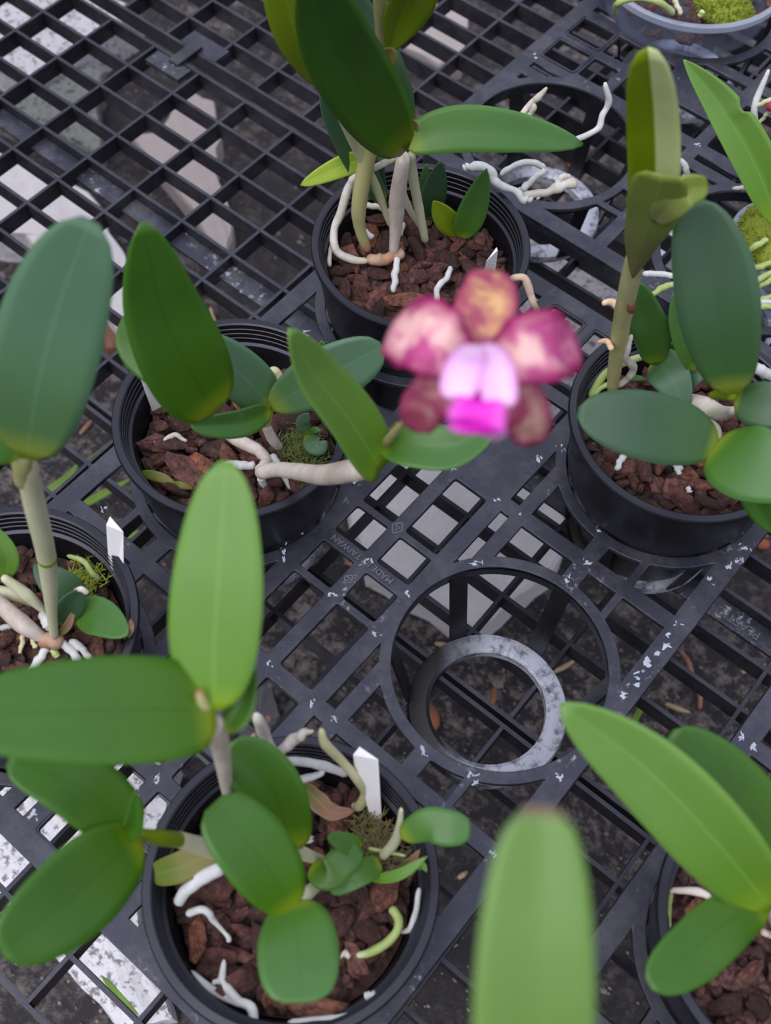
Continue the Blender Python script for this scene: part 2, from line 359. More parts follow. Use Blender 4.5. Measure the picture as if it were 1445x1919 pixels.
# ------------------------------------------------------------------ ground and bench
GZ = -300
g = mesh('ground', [(-2.5, -1.6, GZ / 1000), (1.5, -1.6, GZ / 1000), (1.5, 2.4, GZ / 1000), (-2.5, 2.4, GZ / 1000)], [(0, 1, 2, 3)], M_ground, None, False)
g['kind'] = 'structure'; g['label'] = 'dark ground of dusty weed matting below the bench'
BT = -63.0; TH = math.radians(.59)
BU = Vector((math.cos(TH), math.sin(TH), 0)); BV = Vector((-BU.y, BU.x, 0)); BO = Vector((-.0764, 0, 0))
def bp(u, v, z=0): return BO + BU * (u / 1000) + BV * (v / 1000) + Vector((0, 0, z / 1000))
def bench_panel(label, us, vs, text_rows):
    u0, u1, v0, v1 = us[0], us[-1], vs[0], vs[-1]
    t = thing('bench_panel', label, 'bench', bp((u0 + u1) / 2, (v0 + v1) / 2, BT - 14), 'black plastic lattice panels of the bench')
    for v in vs:
        V, F = [], []; box(V, F, bp((u0 + u1) / 2, v), BU, BV, (u1 - u0) / 2000 + .0012, .00115, (BT - 13) / 1000, BT / 1000)
        mesh('lattice_bar', V, F, M_bench, t, False, t.location)
    for u in us:
        V, F = [], []; box(V, F, bp(u, (v0 + v1) / 2), BU, BV, .00105, (v1 - v0) / 2000 + .0011, (BT - 13) / 1000, (BT - .15) / 1000)
        mesh('cross_bar', V, F, M_bench, t, False, t.location)
    for (ua, ub, va, vb) in text_rows:
        V, F = [], []; box(V, F, bp((ua + ub) / 2, (va + vb) / 2), BU, BV, (ub - ua) / 2000, (vb - va) / 2000, (BT - 10) / 1000, (BT - 8) / 1000)
        mesh('name_plate', V, F, M_plate, t, False, t.location)
    return t
right_us = [-43.9 * k for k in (3, 2, 1)] + [43.9 * k for k in range(0, 8)]
left_us = [-404.8 + 43.75 * i for i in range(-13, 7)]
top_us = [-407.6 + 43.2 * i for i in range(-12, 17)]
mid_vs = [3 + 26.78 * k for k in range(0, 10)]; low_vs = [-2 - 26.8 * k for k in range(9, -1, -1)]
rows = lambda us: [(us[i] + 1.2, us[i + 1] - 1.2, 122.5, 135.5) for i in range(len(us) - 1)]
top_vs = [258 + 24.2 * k for k in range(0, 15)]
pm_l = bench_panel('black lattice bench panel at upper left of the photo, below the clip, bare of pots', left_us, mid_vs, rows(left_us))
pm_r = bench_panel('black lattice bench panel under the middle and right pot trays', right_us, mid_vs, rows(right_us))
pl_l = bench_panel('black lattice bench panel under the far left pot, at left edge', left_us[8:], low_vs, [])
pl_r = bench_panel('black lattice bench panel under the empty ring and bottom pot', right_us, low_vs, [])
pt = bench_panel('black lattice bench panel at top edge of the photo, beyond the clip', top_us, top_vs, [])
lt = textmesh('raised_lettering', 'PLASTIC', .0072, M_letter, pm_r, at(1383, 1167, BT - 7.7) - pm_r.location, math.pi + TH, .0005)
# clip over the seam between two panels
cl = thing('panel_clip', 'grey plastic clip joining two bench panels near top left', 'clip', bp(-385, 249.5, BT))
cc = bp(-383, 249.5)
V, F = [], []; box(V, F, bp(-383, 235), BU, BV, .016, .0065, (BT - 3) / 1000, (BT + .4) / 1000); mesh('flange', V, F, M_tray, cl, False, cl.location)
V, F = [], []; box(V, F, bp(-377, 266), BU, BV, .017, .0075, (BT - 3) / 1000, (BT + .4) / 1000); mesh('flange', V, F, M_tray, cl, False, cl.location)
V, F = [], []; box(V, F, bp(-380, 250), BU, BV, .0045, .0125, (BT - 2) / 1000, (BT + 3) / 1000); mesh('latch', V, F, M_bench, cl, False, cl.location)

# ------------------------------------------------------------------ pot trays
RO, RI = 56.0, 50.2
def ring_open(q0, q1, top, r=RO):
    "region between a ring (centre 0,0) and the line y=top, for x in q0..q1"
    n = 12; low = lambda x: math.sqrt(max(0, r * r - x * x)) if abs(x) < r else 0
    xs = [q0 + (q1 - q0) * i / n for i in range(n + 1)]; xs = [x for x in xs if low(x) < top - .8]
    if len(xs) < 3: return None
    return [(x, low(x)) for x in xs] + [(xs[-1], top), (xs[0], top)]
def tray_loops():
    "tray in its own frame: t across, s along, mm"
    H = []; cells = []
    out = [(-140, -190), (-131, -199.2), (131, -199.2), (140, -190), (140, 190), (131, 199.2), (-131, 199.2), (-140, 190)]
    for sc in (-139, 0, 139):
        for st in (-1, 1):
            tc = 81.5 * st
            H.append([(tc + RI * math.cos(a * math.pi / 36), sc + RI * math.sin(a * math.pi / 36)) for a in range(72)])
            for sy in (-1, 1):
                end = (sc != 0 and sy * sc > 0); top = 49.0 if end else 65.3
                for q0, q1 in ((43.7, 49.0), (5.0, 35.8), (-20.2, -4.0), (-47.8, -24.2)):
                    L = ring_open(q0, q1, top)
                    if L: H.append([(tc - st * x, sc + sy * y) for x, y in L])
        for st in (-1, 1):
            for sy in (-1, 1):
                end = (sc != 0 and sy * sc > 0)
                for a, b in ((3.8, 21.5), (25.3, 48.8 if end else 65.3)):
                    y0, y1 = sc + sy * a, sc + sy * b
                    t0, t1 = (4.0, 23.6) if st > 0 else (-23.3, -3.8)
                    lo, hi = min(y0, y1), max(y0, y1)
                    if (st > 0 and lo > 72 and hi < 122) or (st < 0 and hi < -72 and lo > -122): continue   # solid plates
                    if end and b < 30: pass
                    H.append(roundrect(t0, t1, lo, hi, 1.3)); 
                    if end and b > 30: cells.append((t0, t1, lo, hi))
    return out, H, cells
T_out, T_holes, T_cells = tray_loops()
def deck_world(fr, L): return [fr(*p) for p in L]
deposits = {}
def make_tray(label, fr, ang, org, cups, stars):
    t = thing('pot_tray', label, 'tray', (org[0] / 1000, org[1] / 1000, -.063), None)
    b = t.location
    lp = [[(p[0] / 1000, p[1] / 1000) for p in T_out]] + [[(p[0] / 1000, p[1] / 1000) for p in L] for L in T_holes]
    key = 'deck_me'
    if key not in deposits:
        o = plate2d('deck', lp, -.003, 0, M_tray, t); deposits[key] = o.data
        ins = [(-138.2, -189.3), (-130.3, -197.4), (130.3, -197.4), (138.2, -189.3), (138.2, 189.3), (130.3, 197.4), (-130.3, 197.4), (-138.2, 189.3)]
        s = plate2d('skirt', [[(p[0] / 1000, p[1] / 1000) for p in T_out], [(p[0] / 1000, p[1] / 1000) for p in ins]], -.011, -.0026, M_tray, t, .0002); deposits['skirt_me'] = s.data
    else:
        o = bpy.data.objects.new('deck', deposits[key]); put(o, t); s = bpy.data.objects.new('skirt', deposits['skirt_me']); put(s, t)
    for x in (o, s): x.location = (0, 0, .063); x.rotation_euler = (0, 0, ang)
    # raised lips round the end cells
    for (t0, t1, lo, hi) in T_cells:
        if 'lip' not in deposits: deposits['lip'] = {}
        k = (t0, lo)
        if k not in deposits['lip']:
            l = plate2d('cell_lip', [[(x / 1000, y / 1000) for x, y in roundrect(t0 - 2, t1 + 2, lo - 2, hi + 2, 2.8)], [(x / 1000, y / 1000) for x, y in roundrect(t0 - 1, t1 + 1, lo - 1, hi + 1, 2.0)]], -.0005, .0007, M_tray, t, .0002); deposits['lip'][k] = l.data
        else: l = bpy.data.objects.new('cell_lip', deposits['lip'][k]); put(l, t)
        l.location = (0, 0, .063); l.rotation_euler = (0, 0, ang)
    for (x, y) in cups:
        cx, cy = fr(x, y); c = Vector((cx / 1000, cy / 1000, 0)) - b
        prof = [(29.3, -63), (40.6, -63), (40.6, -60.5), (39.8, -58.6), (37.5, -57.6), (31.5, -57.2), (29.6, -58.4), (29.3, -63)]
        if 'cup' not in deposits:
            cu = lathe('cup_base', prof, M_limed, t); deposits['cup'] = cu.data
            sk = lathe('cup_collar', [(50.2, -8), (50.2, -.6), (51.8, -.6), (51.8, -8), (50.2, -8)], M_cup, t); deposits['col'] = sk.data
        else:
            cu = bpy.data.objects.new('cup_base', deposits['cup']); put(cu, t); sk = bpy.data.objects.new('cup_collar', deposits['col']); put(sk, t)
        cu.location = c; sk.location = c
        if 'leg' not in deposits:
            V, F = [], []
            for side, (r0, r1) in enumerate(((50.2, 39.8), (51.6, 41.2))):
                for z, r in ((-1, r0), (-59, r1)):
                    for y_ in (-4.6, 4.6): V.append((r / 1000, y_ / 1000, z / 1000))
            F = [(0, 1, 3, 2), (4, 6, 7, 5), (0, 2, 6, 4), (1, 5, 7, 3), (0, 4, 5, 1), (2, 3, 7, 6)]
            me = bpy.data.meshes.new('cup_leg'); me.from_pydata(V, [], F); me.materials.append(M_cup); deposits['leg'] = me
        for k in range(6):
            l = bpy.data.objects.new('cup_leg', deposits['leg']); put(l, t); l.location = c; l.rotation_euler = (0, 0, math.radians(30 + 60 * k) + ang * 0)
    # lime deposits
    V, F = [], []
    for (x, y) in stars:
        cx, cy = fr(x, y)
        for _ in range(R.randint(3, 5)):
            ang_ = R.random() * 6.28; dd = R.random() ** 1.5 * 3.2; px, py = cx + math.cos(ang_) * dd, cy + math.sin(ang_) * dd
            r = R.uniform(.4, 1.7) * (1 if _ else 1.3); k = 11; i0 = len(V); el = R.uniform(.25, .7); ro = R.random() * 3
            V.append(Vector((px / 1000, py / 1000, .00045)))
            for j in range(k):
                a = j / k * 6.283; rr = r * R.uniform(.35, 1.5); dx, dy = math.cos(a) * rr, math.sin(a) * rr * el
                V.append(Vector(((px + dx * math.cos(ro) - dy * math.sin(ro)) / 1000, (py + dx * math.sin(ro) + dy * math.cos(ro)) / 1000, .00003)))
            F += [(i0, i0 + 1 + j, i0 + 1 + (j + 1) % k) for j in range(k)]
    if V:
        d = mesh('lime_deposit', V, F, M_lime, t, True, b, None); d['kind'] = 'stuff'; d['label'] = 'white chalky lime spots at the bar crossings'
    return t
frA = lambda x, y: (x - 81.5, y)
frC = lambda x, y: (-42 - y, 371 + x)
frB = lambda x, y: (241 + x, y - 27)
starsA = [(0, 69.5), (28, 69.5), (41, 69.5), (41, 36), (27, 0), (28, -26), (-1, -25), (0, -68), (28, -70), (41, -69), (81, -55.7), (81, 69), (80, 55), (76, 87), (33, 116), (132, 71), (134, 24), (131, -70), (134, -25), (104, -49), (0, -139), (-4, -150), (-30, -185), (29, 103), (45, 190), (-118, -62), (-115, 84), (0, 0), (134, 45), (132, 100)] + [(132.5 + (k % 3) * 1.5, 30 + k * 5.5) for k in range(7)] + [(-36, -12), (-38, -16), (-34, -8), (-42, -20), (-33, -22), (135, 112), (137, 118), (136, 126)]
trayA = make_tray('large black six ring pot tray in the middle, one ring empty', frA, 0, (-81.5, 0), [(sx * 81.5, sy) for sx in (-1, 1) for sy in (-139, 0, 139)], starsA)
trayC = make_tray('black pot tray at top right under the dangling white roots', frC, math.pi / 2, (-42, 371), [(-82.5, 139), (-82.5, 0), (82.5, 139), (-82.5, -139)], [(0, 69.5), (-28, 69.5), (-28, 190), (-100, 20)])
trayB = make_tray('black pot tray at lower right edge under the shaded pot', frB, 0, (241, -27), [(-81.5, 0), (-81.5, 139), (-81.5, -139)], [(-131, 69.5), (-137, 69), (-131, 20), (-133, -60)])
for (bx, by, s_) in ((-83.6, -.2, 1),):
    tm = textmesh('raised_lettering', 'MADE IN TAIWAN', .0046, M_letter, trayA, (-.0021, 0, .0632), math.pi, .0004)
def ringmark(x, y, r):
    V, F = [], []
    for k in range(4):
        a = math.pi / 2 * k; p, q = Vector((x + r * math.cos(a), y + r * 1.3 * math.sin(a), 0)), Vector((x + r * math.cos(a + math.pi / 2), y + r * 1.3 * math.sin(a + math.pi / 2), 0))
        d = (q - p).normalized(); box(V, F, (p + q) / 2000, d, Vector((-d.y, d.x, 0)), (q - p).length / 2000, .00025, 0, .0005)
    for dx, dy in ((-.8, .6), (.7, .5), (0, -1)): box(V, F, Vector((x + dx, y + dy, 0)) / 1000, (1, 0, 0), (0, 1, 0), .0005, .0004, 0, .0005)
    mesh('mould_mark', V, F, M_letter, trayA, False, trayA.location)
ringmark(-81.5, 24, 3); ringmark(-81.5, -12.5, 2.2)

# ------------------------------------------------------------------ pots, bark
POT = [(0, -56), (33, -56.5), (35, -56), (36.2, -54), (46.6, -4), (48.6, 0), (50.0, 5), (54.3, 42), (54.6, 45.2), (56.2, 45.4), (56.5, 46), (56.4, 47.8), (55.9, 48.5), (53.0, 48.7), (52.2, 48.2),
       (52.0, 45.6), (51.6, 45.4), (51.5, 42.8), (51.1, 42.6), (51.0, 40.0), (50.6, 39.8), (50.5, 36.8), (48.9, 36.2), (48.5, 35.0), (47.6, 30), (44, 0), (34, -54), (0, -54)]
def chip_meshes():
    out = []
    for k in range(10):
        bm = bmesh.new(); bmesh.ops.create_icosphere(bm, subdivisions=2, radius=1)
        sx, sy, sz = R.uniform(.9, 1.35), R.uniform(.65, 1.0), R.uniform(.38, .62); sd = Vector((k * 7.3, 1, 2))
        planes = [(Vector((R.gauss(0, 1), R.gauss(0, 1), R.gauss(0, 1))).normalized(), R.uniform(.42, .85)) for _ in range(9)]
        for v in bm.verts:
            p = v.co.copy()
            for nn, dd in planes:
                e = p.dot(nn) - dd
                if e > 0: p -= nn * e
            p *= 1.12 + .26 * noise.noise(p * 2.0 + sd) + .13 * noise.noise(p * 5 + sd)
            v.co = Vector((p.x * sx, p.y * sy, p.z * sz))
        me = bpy.data.meshes.new('bark_chip'); bm.to_mesh(me); bm.free(); me.materials.append(M_bark)
        me.polygons.foreach_set('use_smooth', [k % 3 == 0] * len(me.polygons)); out.append(me)
    return out
CHIPS = chip_meshes()
def inframe(p, m=25):
    d = p - CAM_C; z = d.dot(CAM_M[2]); x = d.dot(CAM_M[0]) / z * FPX + 722.5; y = d.dot(CAM_M[1]) / z * FPX + 959.5
    return -m < x < IW + m and -m < y < IH + m
first_pot = {}
def pot(c, label, chip_label, group, nchips, size=(4.0, 8.2), rad=46.0, lvl=29.0, redness=0, tilt=0):
    t = thing('flower_pot', label, 'pot', (c[0] / 1000, c[1] / 1000, -.0565), None)
    if 'p' not in first_pot:
        o = lathe('pot_body', POT, M_pot, t, 96, (0, 0, .0565)); first_pot['p'] = o.data
    else: o = bpy.data.objects.new('pot_body', first_pot['p']); put(o, t)
    # filler under the top layer of chips
    V, F = [], []; pts = []
    n = 28
    for j in range(n):
        for i in range(10):
            r = rad * i / 9; a = 2 * math.pi * j / n; x, y = r * math.cos(a), r * math.sin(a)
            V.append(Vector((x / 1000, y / 1000, (lvl - 8.5 + 2.0 * noise.noise(Vector((x * .13 + c[0], y * .13, 1)))) / 1000)))
    for j in range(n):
        for i in range(9): F.append((j * 10 + i, j * 10 + i + 1, ((j + 1) % n) * 10 + i + 1, ((j + 1) % n) * 10 + i))
    i0 = len(V)
    for _ in range(300):
        a = R.random() * 6.283; r = rad * math.sqrt(R.random()) * .97; s = R.uniform(2.6, 5.2) / 1000
        me = R.choice(CHIPS); q = Matrix.Rotation(R.random() * 6.28, 3, 'Z') @ Matrix.Rotation(R.gauss(0, .5), 3, 'X')
        o0 = len(V); cen = Vector((r * math.cos(a) / 1000, r * math.sin(a) / 1000, (lvl - 3.6 + R.uniform(-2.2, 1.2)) / 1000))
        V += [cen + (q @ v.co) * s for v in me.vertices]; F += [tuple(o0 + k for k in p.vertices) for p in me.polygons]
    fm = bpy.data.meshes.new('bark_bed'); fm.from_pydata([tuple(v) for v in V], [], F); fm.materials.append(M_barkd)
    fo = bpy.data.objects.new('bark_bed', fm); put(fo, None, (c[0] / 1000, c[1] / 1000, 0))
    tag(fo, 'bed of small dark bark crumbs ' + chip_label, 'bark', None, 'stuff')
    # individual chips
    placed = []; tries = 0
    while len(placed) < nchips and tries < 9000:
        tries += 1
        s = R.uniform(*size) * (1.0 if tries < 3000 else .8 if tries < 6000 else .62)
        a = R.random() * 6.283; r = (rad - s * .9) * math.sqrt(R.random()); x, y = r * math.cos(a), r * math.sin(a)
        wp = Vector(((c[0] + x) / 1000, (c[1] + y) / 1000, lvl / 1000))
        if not inframe(wp): continue
        if any((x - px) ** 2 + (y - py) ** 2 < (.69 * (s + ps)) ** 2 for px, py, ps in placed): continue
        placed.append((x, y, s))
        o = bpy.data.objects.new('bark_chip', R.choice(CHIPS)); put(o, None, (wp.x, wp.y, (lvl + R.uniform(-2.0, 1.6)) / 1000))
        e_ = R.uniform(0, .45); o.scale = (s / 1000 * (1 + e_), s / 1000 * (1 - .5 * e_), s / 1000 * R.uniform(.8, 1.15)); o.rotation_euler = (R.gauss(0, .55), R.gauss(0, .45), R.random() * 6.28)
        dd = wp - Vector((c[0] / 1000, c[1] / 1000, lvl / 1000)); ix, iy = dd.dot(CAM_M[0]) * 1000, dd.dot(CAM_M[1]) * 1000 * 1.25
        sec = 'in the middle of' if math.hypot(ix, iy) < rad * .36 else ('at the right side of' if ix > 0 else 'at the left side of') if abs(ix) > abs(iy) else ('at the front of' if iy > 0 else 'at the back of')
        tag(o, 'reddish brown bark chip ' + sec + chip_label[2:], 'bark', group + ', ' + sec.replace(' of', ''))
    return t
PT, PM, PL, PB, PR, PQ = (-163, 139), (-163, 0), (-163, -139), (0, -139), (0.4, 138), (159, -27)
pot(PT, 'black plastic pot at top centre holding the tall canes with long leaves', 'in the black pot at top centre', 'bark chips in the top centre pot', 72)
pot(PM, 'black plastic pot at centre left, its inside ridges showing at the back', 'in the black pot at centre left', 'bark chips in the centre left pot', 52)
pot(PL, 'black plastic pot cut by the left edge, with a white tag at its rim', 'in the left edge pot', 'bark chips in the left edge pot', 28)
pot(PB, 'black plastic pot at bottom, the largest in the photo', 'in the large black pot at the bottom', 'bark chips in the bottom pot', 70)
pot(PR, 'black plastic pot at right with its dark outer wall showing', 'in the black pot at right', 'bark chips in the right pot', 60)
pot(PQ, 'shaded black plastic pot cut by the bottom right corner', 'in the shaded bottom right pot', 'bark chips in the bottom right pot', 16)

def own_chip(label, px, py, z, s, k, rot=(0, 0, 0), sc=(1, 1, 1)):
    o = bpy.data.objects.new('bark_chip', CHIPS[k]); put(o, None, at(px, py, z)); o.scale = tuple(s / 1000 * q for q in sc); o.rotation_euler = rot; tag(o, label, 'bark')
own_chip('large purplish bark chip left of centre in the bottom pot', 387, 1652, 33, 9.5, 3, (0, 0, .6), (1.1, 1, .7))
own_chip('bright orange brown bark chip at right in the bottom pot', 716, 1684, 34, 6.8, 1, (0, .2, 1), (1, .9, .5))
own_chip('big reddish bark chip lying at the front rim of the bottom pot', 600, 1900, 33, 9, 6, (0, 0, .5), (1.6, .8, .6))
own_chip('round ringed bark chip near the small leaves in the top centre pot', 895, 446, 35, 5.2, 0, (.4, 0, 0), (1, 1, .7))
own_chip('pinkish round bark chip at the right front of the right pot', 1330, 940, 34, 5.2, 3, (.5, 0, .3), (1, .8, .5))
own_chip('dark burnt bark chip at front of the top centre pot', 752, 562, 34, 6.5, 5, (0, 0, .9), (1.5, .8, .7))
own_chip('long flat bark chip in front of the centre left pot', 350, 878, 33, 8, 7, (0, .2, -.2), (1.3, .9, .5))
own_chip('whitish crusted bark chip behind the small root in the centre left pot', 345, 795, 34, 6.5, 8, (0, .3, .2))
# ------------------------------------------------------------------ plant tags
def plant_tag(label, quad, mat, th=.0006, marks=False):
    P = [at(*q) for q in quad]; b = P[-1]
    nn = (P[1] - P[0]).cross(P[-1] - P[0]).normalized()
    if nn.dot(CAM_C - P[0]) < 0: nn = -nn
    k = len(P); V = [p for p in P] + [p - nn * th for p in P]
    F = [tuple(range(k)), tuple(range(2 * k - 1, k - 1, -1))] + [(i, k + i, k + (i + 1) % k, (i + 1) % k) for i in range(k)]
    o = mesh('plant_tag', V, F, mat, None, False, b); tag(o, label, 'tag')
    if marks:
        e0, e1 = P[0].lerp(P[-1], .1), P[1].lerp(P[2], .1)
        V, F = [], []
        for r_ in range(3):
            for c_ in range(7):
                u = .22 + r_ * .24; v = .12 + c_ * .12 + R.uniform(-.01, .01)
                a = P[0].lerp(P[-1], v).lerp(P[1].lerp(P[2], v), u) + nn * .00005
                d1 = (P[1] - P[0]).normalized() * .0009; d2 = (P[-1] - P[0]).normalized() * .0004
                i0 = len(V); V += [a - d1 * R.uniform(.5, 1), a + d2, a + d1 * R.uniform(.5, 1), a - d2 * .2]; F.append((i0, i0 + 1, i0 + 2, i0 + 3))
        mesh('pencil_writing', V, F, M_ink, o, False, b)
    return o
plant_tag('white tag with pencil writing in the top centre pot behind the flower', [(930, 464, 66), (932, 470, 65), (924, 535, 30), (902, 540, 30), (911, 490, 58)], M_tag, marks=True)
plant_tag('grey backed tag in the centre left pot under the big leaf', [(248, 668, 66), (258, 672, 66), (318, 752, 34), (308, 768, 30), (285, 770, 30)], M_tagg)
plant_tag('white blank tag standing in the pot at the left edge', [(206, 968, 72), (231, 997, 68), (232, 1110, 30), (215, 1085, 30), (203, 1050, 40), (199, 984, 70)], M_tag)
plant_tag('white blank tag standing in the bottom pot', [(674, 1400, 74), (709, 1424, 70), (716, 1546, 27), (699, 1545, 27), (664, 1440, 60), (662, 1415, 72)], M_tag)

# ------------------------------------------------------------------ orchids
def orchid(label, base): return thing('orchid_plant', label, 'plant', at(*base))
def L(p, pts, wpx, mat, **k): return leaf('leaf', pts, wpx, mat, p, **k)
def root(p, pts, r, mat=None, **k): return tube('root', pts, r, mat or M_root, p, wob=k.pop('wob', .35), seg=8, **k)
def cane(p, pts, r, mat=None, **k): return tube('cane', pts, r, mat or M_cane, p, seg=14, n=26, **k)

# top centre
p = orchid('tall orchid in the top centre pot with long dark leaves and aerial roots', (745, 475, 33))
tube('rhizome', [(688, 482, 34), (712, 488, 34), (735, 482, 34), (756, 474, 33)], [9, 12, 10, 9], M_rhiz, p, wob=.3, label='knobbly brown and pink creeping stem')
cane(p, [(737, 476, 34), (742, 425, 55), (745, 370, 78), (757, 288, 112)], [8, 12, 16, 13], node=[.3, .5], label='ivory papery cane with brown streaks')
cane(p, [(690, 472, 34), (674, 425, 52), (674, 375, 70), (692, 275, 102), (712, 180, 130), (722, 92, 158)], [9, 11, 15, 17, 17, 17], M_caneg, node=[.3], label='yellow green cane with brown foot')
cane(p, [(722, 95, 157), (716, 40, 178), (708, -60, 212)], [15, 14, 14], M_caneg)
leaf('sheath', [(727, 102, 163), (757, 20, 186), (800, -60, 214)], 88, M_olive, p, fold=.5, roll=25, shape=(.9, .5), label='yellow green leaf base tinged brown')
leaf('sheath', [(712, 165, 142), (722, 125, 156), (735, 88, 168)], 36, M_oldleaf, p, fold=.5, shape=(.3, .2))
cane(p, [(733, 428, 44), (704, 350, 72), (660, 262, 112), (628, 195, 142)], [4, 9, 9, 8], M_canep)
cane(p, [(798, 455, 33), (784, 385, 64), (772, 320, 92), (772, 285, 108)], [7, 9, 10, 8], M_canep, node=[.3, .62])
cane(p, [(788, 428, 36), (764, 385, 56), (752, 350, 70)], [4, 7, 6], M_canep)
L(p, [(757, 284, 114), (697, 195, 160), (630, 85, 208), (575, -60, 255)], 148, M_deep, fold=.14, roll=8, shape=(.42, .5))
L(p, [(606, 165, 160), (560, 75, 190), (535, -20, 215), (530, -90, 232)], 96, M_olive, fold=.2, roll=-35, shape=(.5, .5))
L(p, [(764, 250, 110), (722, 150, 138), (672, 50, 160), (600, -60, 190)], 92, M_dull, fold=.3, roll=30, shape=(.4, .45))
L(p, [(640, 34, 200), (610, 2, 208), (575, -40, 218)], 40, M_olive, fold=.3, shape=(.6, .4))
L(p, [(757, 268, 112), (850, 243, 116), (965, 248, 114), (1092, 271, 106)], 86, M_mid, fold=.12, roll=-6, shape=(.42, .62))
L(p, [(722, 385, 55), (668, 300, 80), (622, 205, 112), (606, 150, 128)], 60, M_dull, fold=.25, roll=20)
L(p, [(745, 300, 84), (700, 292, 80), (705, 345, 62), (728, 368, 55)], 46, M_dull)
L(p, [(690, 296, 88), (640, 312, 78), (564, 347, 64)], 40, M_lime_leaf, fold=.2, shape=(.4, .6))
L(p, [(808, 412, 36), (812, 360, 58), (826, 302, 80)], 52, M_dull, roll=20, label='dark green small new leaf')
L(p, [(803, 392, 40), (798, 345, 60), (800, 308, 74)], 26, M_mid, roll=-20)
L(p, [(862, 440, 34), (835, 408, 48), (812, 376, 58)], 46, M_olive, roll=-10, fold=.25)
L(p, [(866, 447, 34), (886, 390, 56), (912, 316, 84)], 56, M_mid, fold=.28, roll=12)
leaf('bud_sheath', [(772, 250, 112), (778, 238, 118), (777, 224, 124)], 13, M_dry, p, fold=.6)
root(p, [(740, 297, 92), (700, 316, 84), (668, 330, 76), (652, 352, 68), (638, 400, 55), (626, 432, 46), (630, 470, 38), (660, 488, 34), (690, 490, 33)], [7, 7, 8, 9, 8, 8, 8, 6], label='thick ivory root arching down inside the rim')
root(p, [(628, 448, 42), (619, 470, 37), (618, 500, 33)], [5, 4])
root(p, [(744, 482, 34), (741, 515, 33), (737, 548, 30)], [6, 7, 6], M_rootw)
root(p, [(735, 405, 35), (712, 388, 38), (682, 384, 37)], [6, 6], M_root)
root(p, [(664, 424, 33), (684, 434, 34), (700, 446, 33)], [5, 6], M_rootw)
root(p, [(846, 500, 35), (838, 520, 34), (821, 540, 33), (820, 566, 31)], [5, 6, 6], M_rootw)
root(p, [(728, 572, 32), (733, 558, 32)], [7, 6], M_rootw)
root(p, [(755, 418, 34), (748, 440, 35)], [6, 6], M_canep)
root(p, [(955, 524, 50), (982, 522, 52), (992, 545, 46), (1000, 570, 40), (1010, 592, 30)], [6, 8, 7, 5], M_brownroot, label='dry brown split root tip over the rim')
# aerial roots that leave the pot to the right, over the empty ring
root(p, [(880, 312, 58), (918, 318, 58), (926, 340, 54), (950, 350, 52), (975, 372, 48), (990, 376, 47)], [9, 9, 8, 8], M_rootw, wob=.7)
root(p, [(972, 352, 50), (990, 365, 48), (1020, 360, 48), (1050, 352, 50), (1080, 342, 50)], [5, 7, 8, 10, 9], M_root, wob=.5)
root(p, [(1042, 345, 50), (1055, 330, 54), (1068, 332, 52)], [6, 5])
root(p, [(978, 356, 50), (1000, 335, 56), (1022, 318, 60)], [7, 6, 7], M_rootw)
root(p, [(1022, 314, 60), (995, 304, 62), (960, 312, 60), (938, 328, 56)], [6, 6, 6, 5], M_rootw)
root(p, [(990, 378, 47), (1002, 366, 47), (1012, 372, 46)], [5, 5], M_root)
root(p, [(950, 245, 84), (975, 218, 90), (998, 190, 96), (1008, 182, 98), (1025, 163, 102)], [6, 6, 6, 7, 3], M_root)
root(p, [(972, 238, 86), (992, 216, 90), (1003, 195, 96)], [6, 6, 5], M_root)
root(p, [(1065, 268, 80), (1092, 257, 80), (1122, 242, 82), (1130, 215, 88), (1140, 190, 94), (1134, 155, 104)], [5, 6, 6, 6, 7, 5], M_rootw)
root(p, [(880, 310, 60), (870, 316, 58)], [8, 7], M_rootw)

# centre left, with the flower
p = orchid('orchid in the centre left pot whose pale cane leans right under the flower', (500, 870, 34))
tube('rhizome', [(418, 812, 32), (455, 830, 35), (490, 848, 36), (497, 868, 36), (486, 884, 40)], [8, 13, 11, 11, 12], M_cane, p, wob=.3)
tube('rhizome', [(420, 870, 33), (450, 872, 35), (478, 872, 36)], [8, 9, 8], M_rootw, p, wob=.3)
cane(p, [(484, 886, 42), (520, 880, 55), (560, 884, 72), (610, 890, 96), (688, 876, 128)], [14, 14, 16, 20, 23], M_cane, node=[.5], label='thick ivory cane leaning out over the rim')
cane(p, [(523, 838, 34), (510, 822, 45), (497, 795, 58)], [8, 10, 9], M_cane)
cane(p, [(497, 798, 56), (504, 775, 66), (506, 758, 74)], [9, 8, 7], M_caneg)
root(p, [(488, 892, 38), (498, 915, 30), (504, 935, 26)], [9, 5, 3], M_rootw)
root(p, [(508, 852, 36), (525, 880, 31), (548, 918, 26)], [9, 8, 5], M_rootw)
root(p, [(284, 824, 31), (302, 830, 32), (318, 818, 33), (334, 816, 33), (350, 828, 31)], [5, 6, 5, 4], M_root)
root(p, [(494, 724, 36), (498, 704, 42), (512, 697, 46), (525, 708, 42), (523, 738, 34)], [7, 8, 8, 7], M_rooty)
L(p, [(404, 772, 120), (352, 690, 145), (300, 570, 172), (268, 416, 205)], 172, M_deep, fold=.10, roll=10, shape=(.38, .62))
L(p, [(400, 768, 118), (300, 700, 122), (245, 650, 126), (232, 592, 130)], 62, M_deep, fold=.1, roll=0)
L(p, [(506, 757, 76), (455, 705, 92), (378, 630, 112)], 96, M_blue, fold=.12, shape=(.4, .5))
L(p, [(508, 768, 76), (445, 790, 84), (357, 797, 90)], 58, M_mid, fold=.4, roll=-25, shape=(.45, .5))
L(p, [(506, 764, 76), (580, 720, 90), (640, 690, 98), (717, 649, 106)], 110, M_blue, fold=.10, roll=12, shape=(.5, .42))
